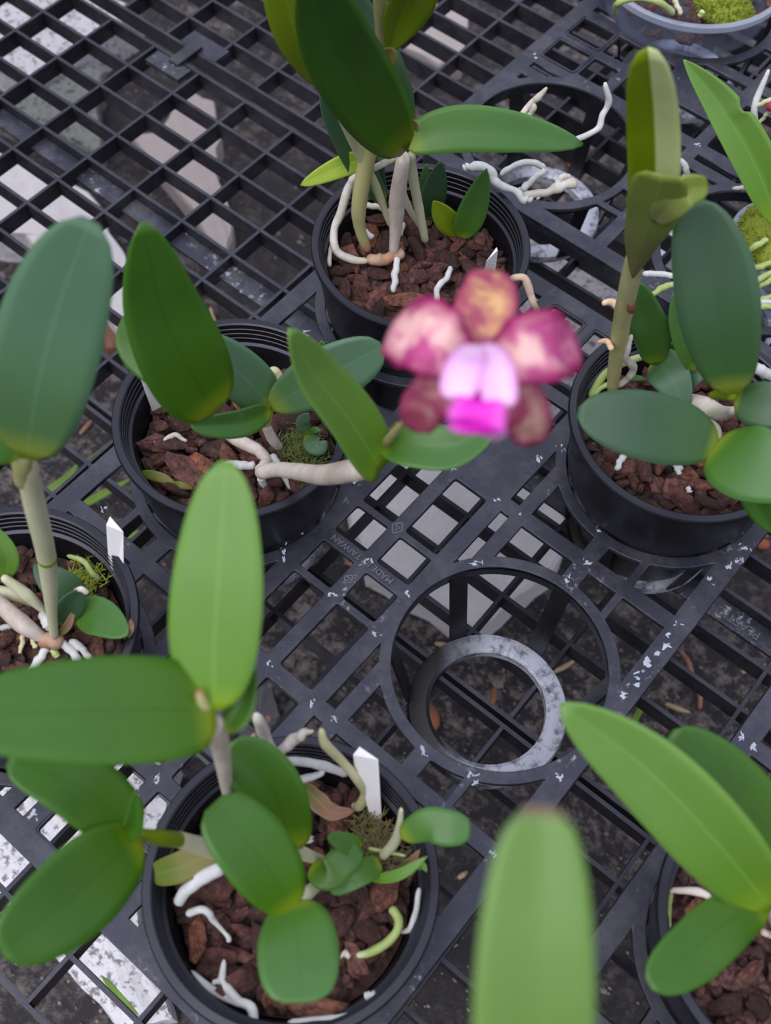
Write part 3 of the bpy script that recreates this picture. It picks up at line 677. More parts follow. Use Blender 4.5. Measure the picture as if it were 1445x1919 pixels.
L(p, [(712, 880, 132), (655, 790, 160), (585, 700, 188), (541, 617, 212)], 118, M_bright, fold=.3, roll=30, shape=(.25, .6), label='bright green leaf arching up from the leaning cane')
L(p, [(712, 828, 138), (780, 838, 142), (850, 840, 144), (930, 795, 148)], 94, M_mid, fold=.3, roll=-20, shape=(.4, .5))
leaf('leaf', [(602, 700, 70), (604, 670, 80), (603, 638, 88)], 40, M_mid, p, fold=.3)
leaf('sheath', [(700, 850, 132), (722, 832, 138), (745, 790, 152)], 26, M_oldleaf, p, fold=.5)
L(p, [(574, 815, 36), (586, 832, 38), (600, 838, 38), (613, 826, 40)], 36, M_blue, fold=.05)
L(p, [(576, 812, 37), (568, 792, 44), (578, 774, 50)], 28, M_blue)
L(p, [(578, 812, 37), (590, 806, 42), (602, 808, 44)], 14, M_mid)
L(p, [(262, 885, 32), (300, 895, 33), (330, 906, 32)], 20, M_oldleaf, label='small yellowing fallen leaf tip')
L(p, [(322, 906, 32), (342, 910, 33), (362, 916, 31)], 14, M_oldleaf)
# flower
tube('flower_stalk', [(716, 836, 136), (760, 790, 175), (830, 735, 225), (890, 690, 272)], [9, 7, 7, 9], M_caneg, p)
fl = tube('flower', [(892, 700, 262), (896, 690, 278), (900, 676, 292)], [20, 26, 22], M_lip, p, taper_end=True, label='magenta and cream mottled cattleya type bloom with lilac lip')
def fp(name, pts, wpx, mat, **k): return leaf(name, pts, wpx, mat, p, sub=fl, n=18, **k)
fp('sepal', [(884, 684, 270), (892, 630, 276), (912, 570, 276), (926, 508, 268)], 118, M_sepal, fold=.12, ruffle=.08, shape=(.30, .26), label='upright mottled ochre and red sepal')
fp('petal', [(880, 690, 274), (835, 655, 284), (790, 630, 284), (736, 612, 276)], 150, M_petal, fold=.2, ruffle=.09, roll=14, shape=(.6, .38), label='left rounded petal, magenta with cream blotches')
fp('petal', [(916, 684, 274), (965, 664, 284), (1025, 650, 284), (1082, 645, 274)], 142, M_petal, fold=.18, ruffle=.08, roll=-12, shape=(.6, .38), label='right rounded petal, magenta with cream blotches')
fp('sepal', [(870, 690, 266), (828, 725, 268), (795, 762, 262), (776, 806, 252)], 92, M_sepl, fold=.2, ruffle=.05, shape=(.34, .34))
fp('sepal', [(938, 700, 266), (965, 740, 268), (985, 775, 264), (1000, 832, 252)], 96, M_sepl, fold=.2, ruffle=.06, shape=(.34, .30))
fp('lip', [(890, 650, 296), (872, 690, 306), (860, 748, 306)], 76, M_lip, fold=.3, roll=20, shape=(.3, .12), label='left pale lilac lobe')
fp('lip', [(902, 650, 296), (924, 690, 306), (936, 764, 306)], 74, M_lip, fold=.3, roll=-20, shape=(.3, .14), label='right pale lilac lobe')
fp('lip', [(898, 725, 300), (896, 765, 308), (890, 812, 304)], 112, M_lipm, fold=.1, ruffle=.12, shape=(.5, .14), label='hot magenta front lobe')
fp('lip', [(915, 780, 304), (926, 800, 304), (932, 820, 300)], 42, M_lip, fold=.1, ruffle=.1, shape=(.3, .2))

# left edge
p = orchid('orchid in the left edge pot with a tall pale cane and broad leaf', (96, 1195, 33))
tube('rhizome', [(78, 1200, 33), (100, 1200, 36), (112, 1196, 34)], [14, 18, 12], M_rhiz, p, wob=.2)
cane(p, [(102, 1196, 38), (97, 1150, 58), (88, 1050, 102), (66, 950, 146), (45, 856, 184)], [8, 10, 18, 21, 20], M_canep, node=[.42], label='tall pale cream cane with a green joint')
tube('joint', [(88, 1049, 102.5), (87.4, 1043, 105.2)], [18.6, 18.6], M_olive, p, seg=14, label='thin green joint ring of the pale cane')
tube('cane', [(44, 905, 165), (42, 870, 180), (44, 850, 186)], [18, 20, 16], M_caneg, p, seg=12)
L(p, [(50, 858, 188), (70, 730, 214), (110, 575, 236), (170, 412, 258)], 200, M_blue, fold=.07, roll=-8, shape=(.40, .42), label='broad blue green leaf at the left edge')
L(p, [(46, 850, 188), (5, 800, 196), (-60, 690, 205)], 120, M_mid, fold=.1, roll=20, shape=(.4, .5))
L(p, [(12, 1082, 56), (12, 1040, 68), (-12, 985, 80)], 44, M_bright, fold=.2)
L(p, [(160, 1130, 40), (112, 1098, 50), (62, 1058, 56)], 66, M_dull, fold=.12)
L(p, [(112, 1170, 42), (132, 1135, 52), (156, 1102, 60)], 52, M_dull, fold=.2, roll=15)
L(p, [(142, 1150, 44), (185, 1156, 50), (240, 1190, 54)], 74, M_mid, fold=.1, shape=(.45, .6))
cane(p, [(88, 1150, 38), (50, 1115, 50), (4, 1080, 60)], [6, 12, 8], M_canep)
cane(p, [(62, 1132, 38), (30, 1116, 44), (-20, 1105, 48)], [7, 13, 11], M_canep)
cane(p, [(82, 1196, 35), (40, 1168, 44), (-15, 1118, 52)], [11, 18, 14], M_cane)
tube('sheath_tip', [(140, 1108, 56), (152, 1104, 60), (164, 1112, 58)], [4, 6, 5], M_cane, p)
leaf('dry_sheath', [(110, 1190, 38), (128, 1170, 44), (140, 1140, 50)], 16, M_dry, p, fold=.5)
leaf('dry_sheath', [(234, 1196, 46), (244, 1180, 52), (245, 1160, 50)], 14, M_dry, p, fold=.5)
root(p, [(88, 1212, 32), (76, 1235, 30), (58, 1262, 28)], [9, 9, 8], M_rootw)
root(p, [(116, 1203, 34), (132, 1220, 33), (150, 1240, 31)], [9, 9, 7], M_rootw)
root(p, [(130, 1200, 34), (150, 1215, 33), (172, 1232, 31)], [7, 8, 6], M_rootw)
root(p, [(100, 1215, 32), (108, 1232, 31)], [8, 7], M_rootg)
root(p, [(80, 1150, 40), (88, 1165, 42), (94, 1180, 40)], [9, 11, 9], M_rootw)
root(p, [(0, 1178, 36), (22, 1172, 36)], [6, 5], M_rootw)
root(p, [(45, 1180, 36), (42, 1205, 33), (36, 1225, 31)], [6, 5, 3], M_rooty)
root(p, [(66, 1215, 34), (60, 1195, 36)], [5, 5], M_rooty)
root(p, [(126, 1042, 34), (155, 1052, 38), (170, 1072, 37), (185, 1086, 34)], [4, 6, 6], M_rootg)

# bottom pot
p = orchid('large orchid in the bottom pot with rounded glossy leaves', (560, 1640, 36))
L(p, [(402, 1330, 205), (402, 1210, 216), (412, 1060, 230), (424, 864, 246)], 178, M_bright, fold=.10, roll=-14, shape=(.45, .48), label='long upright pale green leaf, blurred, left of centre')
L(p, [(402, 1330, 205), (290, 1330, 214), (130, 1334, 222), (-90, 1345, 230)], 208, M_deep, fold=.10, roll=14, shape=(.28, .35), label='broad dark leaf reaching to the left edge')
L(p, [(425, 1372, 196), (455, 1330, 198), (480, 1255, 205)], 60, M_deep, fold=.4, roll=-30)
tube('sheath', [(372, 1295, 212), (384, 1325, 206), (405, 1362, 195)], [8, 12, 10], M_caneg, p)
cane(p, [(432, 1525, 72), (424, 1470, 110), (415, 1410, 150), (402, 1352, 200)], [7, 12, 17, 22], M_cane, label='blurred ivory cane rising to the two big leaves')
L(p, [(258, 1560, 128), (190, 1505, 140), (120, 1460, 150), (15, 1425, 158)], 132, M_deep, fold=.14, roll=12, shape=(.35, .4))
L(p, [(262, 1570, 128), (190, 1630, 138), (110, 1700, 146), (0, 1782, 154)], 172, M_deep, fold=.08, roll=-14, shape=(.42, .40))
L(p, [(230, 1565, 128), (250, 1545, 138), (255, 1480, 150)], 40, M_deep, fold=.4)
cane(p, [(410, 1596, 70), (370, 1584, 88), (330, 1572, 104)], [16, 17, 15], M_canep)
cane(p, [(338, 1574, 101), (300, 1570, 114), (258, 1562, 126)], [15, 16, 10], M_olive)
L(p, [(549, 1592, 84), (520, 1500, 104), (480, 1440, 114), (425, 1400, 120)], 118, M_deep, fold=.14, roll=-8, shape=(.3, .36))
L(p, [(546, 1706, 112), (510, 1640, 124), (465, 1580, 132), (400, 1505, 138)], 140, M_deep, fold=.12, roll=8, shape=(.42, .30))
L(p, [(545, 1690, 112), (556, 1745, 118), (560, 1810, 122), (562, 1880, 124)], 152, M_mid, fold=.06, roll=0, shape=(.36, .28), label='round green leaf nearest the bottom')
tube('cane', [(590, 1700, 40), (568, 1696, 80), (546, 1696, 112)], [10, 9, 8], M_canep, p)
cane(p, [(600, 1612, 42), (570, 1600, 62), (545, 1586, 84)], [10, 13, 8], M_canep)
cane(p, [(548, 1700, 52), (575, 1675, 46), (604, 1652, 40)], [11, 14, 9], M_canep)
L(p, [(752, 1568, 78), (800, 1546, 84), (840, 1552, 86), (882, 1556, 86)], 68, M_mid, fold=.06, roll=5, shape=(.38, .30), label='small oval leaf lying over the right rim')
cane(p, [(716, 1606, 44), (738, 1580, 60), (748, 1552, 74), (752, 1515, 88)], [9, 10, 8, 4], M_canep)
L(p, [(585, 1622, 52), (612, 1640, 56), (645, 1612, 58), (676, 1590, 58)], 60, M_deep, fold=.08, shape=(.3, .3))
L(p, [(674, 1592, 56), (650, 1580, 60), (614, 1566, 64)], 40, M_deep, fold=.2, shape=(.3, .5))
L(p, [(712, 1618, 48), (670, 1640, 54), (620, 1674, 50)], 46, M_mid, fold=.25, shape=(.3, .5))
L(p, [(695, 1649, 46), (750, 1638, 54), (802, 1604, 60)], 22, M_bright, fold=.3)
L(p, [(782, 1628, 50), (792, 1622, 52), (800, 1634, 50)], 14, M_bright)
tube('stem', [(690, 1590, 42), (720, 1596, 42), (760, 1604, 42)], [4, 4, 3], M_rootg, p)
root(p, [(480, 1340, 112), (492, 1372, 98), (508, 1410, 82), (530, 1450, 66), (545, 1492, 52), (549, 1545, 42)], [10, 12, 15, 14, 12, 8], M_root, label='thick branched ivory root at the back of the pot', wob=.2)
root(p, [(470, 1388, 98), (478, 1375, 98)], [4, 5], M_brownroot)
root(p, [(496, 1360, 100), (502, 1345, 106)], [4, 5], M_brownroot)
root(p, [(522, 1412, 80), (545, 1392, 84), (566, 1375, 88), (588, 1370, 90)], [9, 11, 10, 3], M_root)
root(p, [(530, 1425, 70), (570, 1428, 64), (610, 1436, 58), (650, 1452, 50)], [8, 9, 10, 7], M_rootw, wob=.15)
root(p, [(545, 1466, 56), (575, 1458, 56), (600, 1450, 56), (610, 1434, 58)], [7, 8, 6, 5], M_rootw, wob=.15)
root(p, [(602, 1366, 92), (610, 1395, 84), (640, 1425, 70), (668, 1458, 58), (682, 1485, 46), (672, 1512, 36), (660, 1508, 34)], [6, 10, 9, 9, 8, 9, 6], M_rooty, wob=.15)
root(p, [(670, 1516, 36), (682, 1500, 38), (688, 1492, 40)], [10, 9, 7], M_rooty)
root(p, [(418, 1625, 60), (378, 1645, 52), (350, 1668, 46), (332, 1694, 40)], [13, 14, 13, 10], M_rootw, wob=.1)
root(p, [(350, 1713, 38), (372, 1706, 40), (392, 1712, 40), (402, 1728, 37), (425, 1752, 34), (428, 1765, 32)], [8, 8, 7, 4, 6], M_rootw)
root(p, [(356, 1820, 32), (390, 1850, 32), (430, 1872, 33), (470, 1888, 34), (480, 1935, 33)], [6, 9, 8, 10, 9], M_rootw, wob=.12)
root(p, [(420, 1798, 34), (418, 1840, 34), (438, 1866, 34), (452, 1884, 33)], [4, 9, 10, 9], M_rootw, wob=.12)
root(p, [(398, 1842, 33), (412, 1838, 34)], [5, 6], M_rootw)
root(p, [(540, 1918, 34), (600, 1912, 35), (660, 1902, 36), (704, 1874, 38)], [8, 8, 8, 4], M_rootw, wob=.1)
root(p, [(684, 1868, 36), (704, 1862, 38)], [8, 7], M_rootw)
root(p, [(786, 1664, 42), (780, 1705, 38), (770, 1738, 34), (752, 1748, 31)], [5, 6, 6, 4], M_rootw, wob=.2)
root(p, [(732, 1700, 38), (748, 1728, 37), (735, 1758, 36), (700, 1782, 34), (668, 1792, 31)], [9, 9, 9, 9, 6], M_rootg, wob=.15)
root(p, [(640, 1786, 32), (658, 1792, 32)], [9, 5], M_cane)
root(p, [(575, 1562, 36), (582, 1580, 36)], [9, 8], M_rootw)
leaf('dry_sheath', [(560, 1466, 48), (590, 1496, 46), (622, 1522, 44), (664, 1520, 42)], 36, M_dry, p, fold=.5, ruffle=.15, label='curled brown papery old sheath')
leaf('dry_sheath', [(752, 1622, 44), (772, 1612, 50), (787, 1592, 54)], 16, M_dry, p, fold=.5)
L(p, [(284, 1640, 46), (330, 1628, 52), (365, 1614, 54), (412, 1600, 56)], 58, M_oldleaf, fold=.15, shape=(.25, .25), label='old olive yellow leaf at the left rim')

# right pot
p = orchid('orchid in the right pot with a tall green cane and dark oval leaves', (1290, 770, 36))
cane(p, [(1147, 738, 36), (1152, 690, 58), (1166, 600, 98), (1182, 520, 134), (1192, 475, 152)], [9, 13, 17, 19, 17], M_caneg, node=[.22, .45, .55], label='tall yellow green cane with a red brown foot')
tube('bud_scar', [(1184, 584, 112), (1183, 574, 116), (1182, 566, 119)], [7, 9, 6], M_brownspot, p, label='dark brown bud scar')
leaf('sheath', [(1186, 520, 142), (1202, 455, 176), (1222, 400, 200), (1240, 330, 224)], 104, M_sheath, p, fold=-.15, roll=0, shape=(.75, .2), label='folded green leaf sheath')
L(p, [(1206, 460, 162), (1226, 350, 196), (1226, 230, 226), (1214, 90, 262)], 98, M_tall, fold=.45, roll=-6, shape=(.30, .26), label='tall folded leaf, olive with pale sky sheen painted on one half')
L(p, [(1228, 415, 196), (1256, 385, 208), (1285, 358, 214), (1326, 350, 214)], 62, M_sheath, fold=.3, roll=10, shape=(.4, .35))
L(p, [(1372, 738, 134), (1352, 610, 160), (1335, 500, 178), (1300, 376, 196)], 154, M_dull, fold=.08, roll=-6, shape=(.42, .42), label='large dull dark green oval leaf at right')
L(p, [(1345, 836, 118), (1270, 812, 124), (1180, 792, 130), (1082, 772, 132)], 132, M_dull, fold=.06, roll=8, shape=(.48, .48), label='horizontal dark green oval leaf over the right pot')
L(p, [(1340, 834, 118), (1380, 858, 124), (1430, 876, 128), (1520, 900, 132)], 146, M_mid, fold=.06, roll=-8, shape=(.40, .40))
L(p, [(1378, 748, 128), (1420, 758, 132), (1460, 762, 134), (1540, 755, 136)], 92, M_dull, fold=.1, shape=(.4, .4))
L(p, [(1398, 880, 112), (1420, 940, 104), (1448, 1000, 96)], 56, M_deep, fold=.2, roll=20)
L(p, [(1228, 682, 54), (1222, 630, 76), (1205, 585, 92), (1188, 528, 110)], 72, M_mid, fold=.14, shape=(.4, .45))
L(p, [(1226, 675, 52), (1245, 690, 56), (1262, 715, 56), (1284, 765, 50)], 76, M_blue, fold=.14, shape=(.35, .5))
L(p, [(1304, 694, 58), (1285, 650, 74), (1270, 600, 88), (1262, 548, 100)], 46, M_mid, fold=.2, roll=20)
L(p, [(1276, 722, 46), (1298, 704, 52), (1330, 692, 56)], 40, M_blue, fold=.2)
L(p, [(1246, 672, 48), (1262, 655, 56), (1270, 640, 62)], 36, M_olive, fold=.3)
L(p, [(1158, 728, 38), (1180, 708, 46), (1215, 712, 46)], 14, M_mid)
cane(p, [(1280, 748, 40), (1320, 762, 52), (1350, 774, 62), (1376, 770, 90)], [14, 20, 15, 8], M_cane, label='stout ivory pseudobulb')
cane(p, [(1330, 776, 56), (1365, 770, 76), (1402, 772, 100)], [8, 8, 9], M_canep)
tube('bract', [(1330, 742, 118), (1356, 738, 124), (1376, 742, 130)], [6, 12, 10], M_olive, p)
cane(p, [(1300, 780, 40), (1340, 800, 70), (1345, 832, 116)], [8, 8, 8], M_canep)
root(p, [(1184, 628, 84), (1174, 655, 74), (1172, 672, 66), (1186, 688, 56), (1180, 706, 48), (1156, 724, 40)], [5, 8, 8, 8, 7, 6], M_root, wob=.2)
root(p, [(1112, 740, 36), (1130, 724, 40), (1156, 716, 42)], [6, 6, 5], M_rootg, wob=.1)
root(p, [(1106, 745, 34), (1130, 706, 44), (1160, 684, 52), (1212, 666, 54)], [8, 8, 8, 7], M_rootg, wob=.1)
root(p, [(1162, 577, 108), (1145, 566, 104), (1128, 569, 102)], [9, 7, 5], M_rootp, wob=.1)
root(p, [(1146, 655, 84), (1138, 640, 82), (1120, 641, 78)], [6, 6, 4], M_rootp, wob=.1)
root(p, [(1205, 512, 60), (1235, 514, 58), (1268, 518, 56)], [6, 6, 6], M_rootw, wob=.15)
root(p, [(1218, 556, 56), (1238, 542, 58), (1268, 530, 60)], [4, 7, 6], M_rootg, wob=.3)
root(p, [(1154, 882, 34), (1164, 862, 36), (1172, 850, 36)], [5, 7, 6], M_rootw)
root(p, [(1266, 868, 36), (1274, 890, 34)], [6, 5], M_rootw)
root(p, [(1288, 912, 34), (1294, 924, 33)], [5, 5], M_rootw)
root(p, [(1262, 872, 36), (1280, 878, 35)], [5, 5], M_rootw)
root(p, [(1400, 680, 70), (1425, 694, 66), (1450, 706, 62)], [11, 11, 10], M_rootw, wob=.15)

# bottom right corner
p = orchid('orchid in the shaded bottom right pot with long narrow leaves', (1475, 1760, 34))
cane(p, [(1478, 1762, 34), (1462, 1728, 70), (1442, 1692, 118)], [14, 18, 16], M_cane)
L(p, [(1446, 1704, 122), (1345, 1580, 150), (1210, 1440, 172), (1052, 1320, 190)], 160, M_bright, fold=.22, roll=-12, shape=(.42, .55), label='long pale green leaf with a light midrib')
L(p, [(1500, 1640, 106), (1420, 1530, 122), (1340, 1450, 132), (1252, 1380, 140)], 130, M_deep, fold=.16, roll=10, shape=(.4, .35))
L(p, [(1440, 1694, 120), (1370, 1722, 128), (1290, 1790, 134), (1215, 1845, 138)], 112, M_deep, fold=.14, roll=-10, shape=(.45, .40))
L(p, [(1470, 1720, 90), (1440, 1660, 100), (1415, 1610, 106)], 70, M_dull, fold=.1)
root(p, [(1340, 1688, 52), (1310, 1672, 50), (1270, 1668, 46), (1256, 1672, 44)], [4, 9, 6, 5], M_cane, wob=.2)
root(p, [(1258, 1674, 43), (1254, 1700, 38), (1254, 1740, 32)], [5, 5, 4], M_rootg, wob=.2)
root(p, [(1428, 1745, 50), (1450, 1755, 46)], [7, 6], M_cane)

# foreground leaf, its pot lies below the frame
pot((159, -166), 'black plastic pot just below the photo under the foreground leaf', 'in the pot below the frame', 'bark chips below the frame', 0)
p = orchid('orchid leaning in from below the photo with one blurred pointed leaf', (1116, 2420, 34))
cane(p, [(1116, 2420, 34), (1070, 2500, 140), (1010, 2450, 240)], [14, 14, 16], M_canep)
L(p, [(1008, 2440, 244), (998, 2100, 285), (998, 1820, 305), (1012, 1508, 318)], 228, M_fore, fold=.24, roll=10, shape=(.38, .34), label='big blurred pale green leaf at the bottom with a brown tip')

# small mossy orchid on the right edge, in its cup
def clear_pot(label, c, r, z0, z1, thick=1.0, seg=72, ridges=True):
    t = thing('clear_pot', label, 'pot', (c[0], c[1], z0 / 1000))
    pr = [(0, z0), (r - 9, z0), (r - 8, z0 + 1.5), (r - 3.2, z1 - 3.4)]
    if ridges: pr[3:3] = [(r - 8 + 4.6 * k / 12 + (.5 if k % 2 else 0), z0 + 1.5 + (z1 - 6 - z0) * k / 12) for k in range(1, 12)]
    inner = [(a - thick, b + (.8 if i < 2 else 0)) for i, (a, b) in enumerate(pr)][::-1]; inner[-1] = (0, z0 + .8)
    pr2 = pr + [(r - 3.4 - thick, z1 - 3.4)] + inner[1:]
    lathe('pot_wall', pr2, M_clear, t, seg, (c[0], c[1], 0), base=t.location)
    lathe('pot_rim', [(r - 3.4, z1 - 4.6), (r - .3, z1 - 4.4), (r, z1 - 3), (r - .2, z1 - .6), (r - 1.2, z1), (r - 3.8, z1 - .4), (r - 4.4, z1 - 4.4), (r - 3.4, z1 - 4.6)], M_frost, t, seg, (c[0], c[1], 0), base=t.location)
    return t
def moss(label, c, rx, ry, rz, n=1400, mat=None, ln=.0035):
    V, F = [], []
    bm = bmesh.new(); bmesh.ops.create_icosphere(bm, subdivisions=3, radius=1)
    for v in bm.verts: v.co *= 1 + .2 * noise.noise(v.co * 3)
    V = [Vector((c[0] + v.co.x * rx, c[1] + v.co.y * ry, c[2] + v.co.z * rz)) for v in bm.verts]; bm.verts.index_update(); F = [tuple(x.index for x in f.verts) for f in bm.faces]; bm.free()
    for _ in range(n):
        d = Vector((R.gauss(0, 1), R.gauss(0, 1), abs(R.gauss(0, 1)))).normalized(); q = Vector((c[0] + d.x * rx, c[1] + d.y * ry, c[2] + d.z * rz))
        s = Vector((R.gauss(0, 1), R.gauss(0, 1), R.gauss(0, 1))).normalized() * .0006; i = len(V); e = (d + Vector((R.gauss(0, .5), R.gauss(0, .5), R.gauss(0, .5)))).normalized() * ln
        V += [q - s, q + s, q + e]; F.append((i, i + 1, i + 2))
    o = mesh('moss', V, F, mat or M_moss, None, True, Vector(c)); tag(o, label, 'moss', None, 'stuff'); return o
mc = at(1436, 435, 25)
clear_pot('small clear plastic pot at the right edge holding bright moss', (mc.x + .010, mc.y + .004), 30, -20, 24)
moss('bright green moss ball in the small pot at right edge', (mc.x + .008, mc.y + .002, .022), .023, .023, .018)
p = orchid('small orchid at the right edge with a nibbled narrow leaf and green roots', (1452, 430, 42))
L(p, [(1462, 420, 48), (1410, 300, 76), (1350, 200, 98), (1281, 112, 118)], 80, M_bright, notch=(.60, .035, 1, .30), n=44, fold=.5, roll=12, shape=(.45, .75), label='narrow folded leaf with a bite out of its edge')
root(p, [(1436, 330, 40), (1424, 262, 56), (1412, 215, 70), (1424, 172, 80), (1441, 130, 90)], [7, 7, 7, 6, 4], M_rootw, wob=.2)
root(p, [(1416, 200, 74), (1436, 190, 78), (1460, 186, 80)], [4, 5, 5], M_rooty, wob=.2)
root(p, [(1422, 232, 66), (1436, 215, 72), (1444, 205, 76)], [3, 4, 4], M_rooty)
tube('bud', [(1436, 204, 77), (1446, 200, 79), (1458, 204, 79)], [5, 10, 8], simple('bud_red', (.30, .02, .06)), p, label='dark red bud')
root(p, [(1372, 354, 30), (1395, 350, 32), (1420, 344, 36)], [3, 5, 5], M_root)
root(p, [(1284, 334, 34), (1287, 318, 40), (1280, 304, 44), (1266, 302, 44)], [6, 6, 6, 5], M_rootw, wob=.2)
for q in ([(1440, 448, 38), (1415, 462, 34), (1388, 482, 26)], [(1450, 490, 30), (1425, 500, 28), (1398, 506, 22)], [(1450, 508, 30), (1420, 525, 26), (1402, 533, 20)], [(1450, 520, 28), (1432, 532, 24), (1410, 546, 18)], [(1456, 552, 24), (1430, 560, 20), (1404, 562, 16)], [(1456, 572, 22), (1430, 576, 20), (1400, 580, 16)]):
    root(p, q, [5, 7, 4], M_rootg, wob=.3)
root(p, [(1456, 566, 24), (1430, 566, 22), (1406, 552, 20)], [4, 6, 4], M_rootw, wob=.3)
# clear pot at top right corner
cp = at(1303, -70, 30)
clear_pot('wide clear plastic pot cut by the top right corner', (cp.x, cp.y), 62, 1, 30)
moss('bright moss clump in the wide clear pot at top right', tuple(at(1362, 5, 26)[:2]) + (.020,), .018, .014, .008, 1300)
p = orchid('orchid of the wide clear pot, only roots showing at top edge', (1240, 0, 40))
root(p, [(1152, 28, 38), (1158, 6, 50), (1200, -4, 54), (1240, 8, 50), (1262, 26, 40)], [4, 6, 6, 7, 7], M_rootg, wob=.15)
root(p, [(1276, 28, 38), (1268, 5, 42), (1262, -14, 46)], [5, 5, 5], M_canep)
root(p, [(1310, 32, 38), (1318, 20, 42)], [5, 6], M_rootg)
V, F = [], []
for k in range(70):
    a = R.random() * 6.283; r = 55 * math.sqrt(R.random()) / 1000; s = R.uniform(3, 6) / 1000; me = R.choice(CHIPS); o0 = len(V)
    cen = Vector((cp.x + r * math.cos(a), cp.y + r * math.sin(a), R.uniform(.006, .020))); q = Matrix.Rotation(R.random() * 6, 3, 'Z')
    V += [cen + (q @ v.co) * s for v in me.vertices]; F += [tuple(o0 + i for i in f.vertices) for f in me.polygons]
o = mesh('bark_bed', V, F, M_barkd, None, False, Vector((cp.x, cp.y, .01))); tag(o, 'bed of dark bark pieces inside the wide clear pot', 'bark', None, 'stuff')
# moss in the centre left and bottom pots
def tuft(label, pts, n, mat):
    V, F = [], []
    for _ in range(n):
        c = R.choice(pts); q = at(*c) + Vector((R.gauss(0, .004), R.gauss(0, .004), R.uniform(-.002, .001))); d = Vector((R.gauss(0, 1), R.gauss(0, 1), R.random() * .8)).normalized() * R.uniform(.003, .007)
        s = d.cross(Vector((0, 0, 1))).normalized() * .0004; i = len(V); V += [q - s, q + s, q + d]; F.append((i, i + 1, i + 2))
    o = mesh('moss', V, F, mat, None, True, at(*pts[0])); tag(o, label, 'moss', None, 'stuff')
tuft('dark green moss between bark at right side of centre left pot', [(560, 825, 33), (548, 845, 33), (585, 860, 32), (570, 880, 32)], 420, M_mossd)
tuft('brownish moss by the tag in the bottom pot', [(690, 1562, 34), (715, 1572, 34), (680, 1580, 34), (745, 1600, 34)], 460, simple('brown_moss', (.13, .11, .04), .9, .5, 400))
tuft('yellow green moss near the tag in the left edge pot', [(150, 1098, 34), (165, 1085, 34), (140, 1090, 34), (170, 1070, 34)], 200, M_moss)

# ------------------------------------------------------------------ what lies on the ground below the bench
def slab(name, label, cat, poly, z0, z1, mat, group=None):
    P = [at(x, y, z1) for x, y in poly]; c = sum(P, Vector((0, 0, 0))) / len(P); n = len(P)
    Q = []
    for i in range(n):
        a, b = P[i], P[(i + 1) % n]
        for k in range(4): Q.append(a.lerp(b, k / 4) + Vector((R.gauss(0, .0012), R.gauss(0, .0012), 0)))
    n = len(Q); V = [Vector((c.x, c.y, z1 / 1000 + .001))]
    for q in Q: V.append(Vector((c.x + (q.x - c.x) * .96, c.y + (q.y - c.y) * .96, z1 / 1000 + R.gauss(0, .0006))))
    for q in Q: V.append(Vector((q.x, q.y, z1 / 1000 - .004)))
    for q in Q: V.append(Vector((q.x, q.y, z0 / 1000)))
    F = [(0, 1 + i, 1 + (i + 1) % n) for i in range(n)]
    for r_ in range(2): F += [(1 + r_ * n + i, 1 + (r_ + 1) * n + i, 1 + (r_ + 1) * n + (i + 1) % n, 1 + r_ * n + (i + 1) % n) for i in range(n)]
    o = mesh(name, V, F, mat, None, False, Vector((c.x, c.y, z0 / 1000))); tag(o, label, cat, group); return o
slab('concrete_block', 'white speckled concrete block below the lattice at top left corner', 'block', [(-60, -40), (60, -60), (262, 12), (190, 62), (60, 152), (-60, 70)], GZ, GZ + 45, M_conc)
slab('concrete_block', 'grey rough concrete block below the lattice left of the clip', 'block', [(-40, 190), (60, 182), (150, 118), (200, 130), (182, 170), (192, 290), (110, 250), (0, 215)], GZ, GZ + 30, M_concg)
slab('concrete_block', 'pale smooth concrete lump with a curved edge below the lattice', 'block', [(240, 255), (300, 240), (330, 190), (358, 168), (402, 186), (415, 250), (398, 310), (442, 420), (425, 468), (385, 445), (350, 370)], GZ, GZ + 25, M_conct)
slab('concrete_block', 'bright concrete slab below the lattice behind the left edge leaf', 'block', [(-40, 270), (60, 300), (165, 355), (250, 500), (240, 650), (200, 590), (120, 500), (40, 440), (-60, 420)], GZ, GZ + 40, M_concp)
slab('concrete_block', 'white speckled concrete slab below the tray beside the empty ring', 'block', [(640, 860), (860, 820), (990, 900), (1075, 985), (1040, 1060), (950, 1130), (892, 1180), (800, 1120), (690, 1060), (655, 960)], GZ, GZ + 40, M_concp)
slab('concrete_block', 'grey speckled slab below the gap between trays at upper right', 'block', [(990, 400), (1120, 420), (1260, 560), (1230, 760), (1090, 830), (980, 740), (960, 560)], GZ, GZ + 30, concrete('grey_speckled', (.36, .34, .36)))
slab('concrete_block', 'speckled concrete slab below the lattice at bottom left', 'block', [(-60, 1380), (120, 1430), (330, 1430), (310, 1560), (250, 1700), (320, 1900), (240, 1945), (125, 1815), (30, 1700), (-60, 1640)], GZ, GZ + 30, M_conc)
slab('concrete_block', 'flat pale slab below the tray at upper right edge', 'block', [(1195, 360), (1310, 380), (1320, 460), (1240, 480), (1190, 430)], GZ, GZ + 30, M_concp)
slab('concrete_block', 'tan slab below the lattice at top centre right', 'block', [(740, -20), (880, 20), (870, 110), (820, 120), (760, 90)], GZ, GZ + 25, M_conct)
slab('stone', 'dark grey broken stone below the tray by the bottom pot', 'stone', [(452, 1330), (486, 1282), (512, 1290), (526, 1340), (508, 1372), (470, 1400), (440, 1390)], GZ, GZ + 30, M_stone)
slab('stone', 'brown smooth stone below the lattice beside the left edge leaf', 'stone', [(188, 600), (206, 598), (226, 640), (222, 655), (200, 650), (186, 625)], GZ, GZ + 20, simple('brown_stone', (.22, .10, .07), .8))
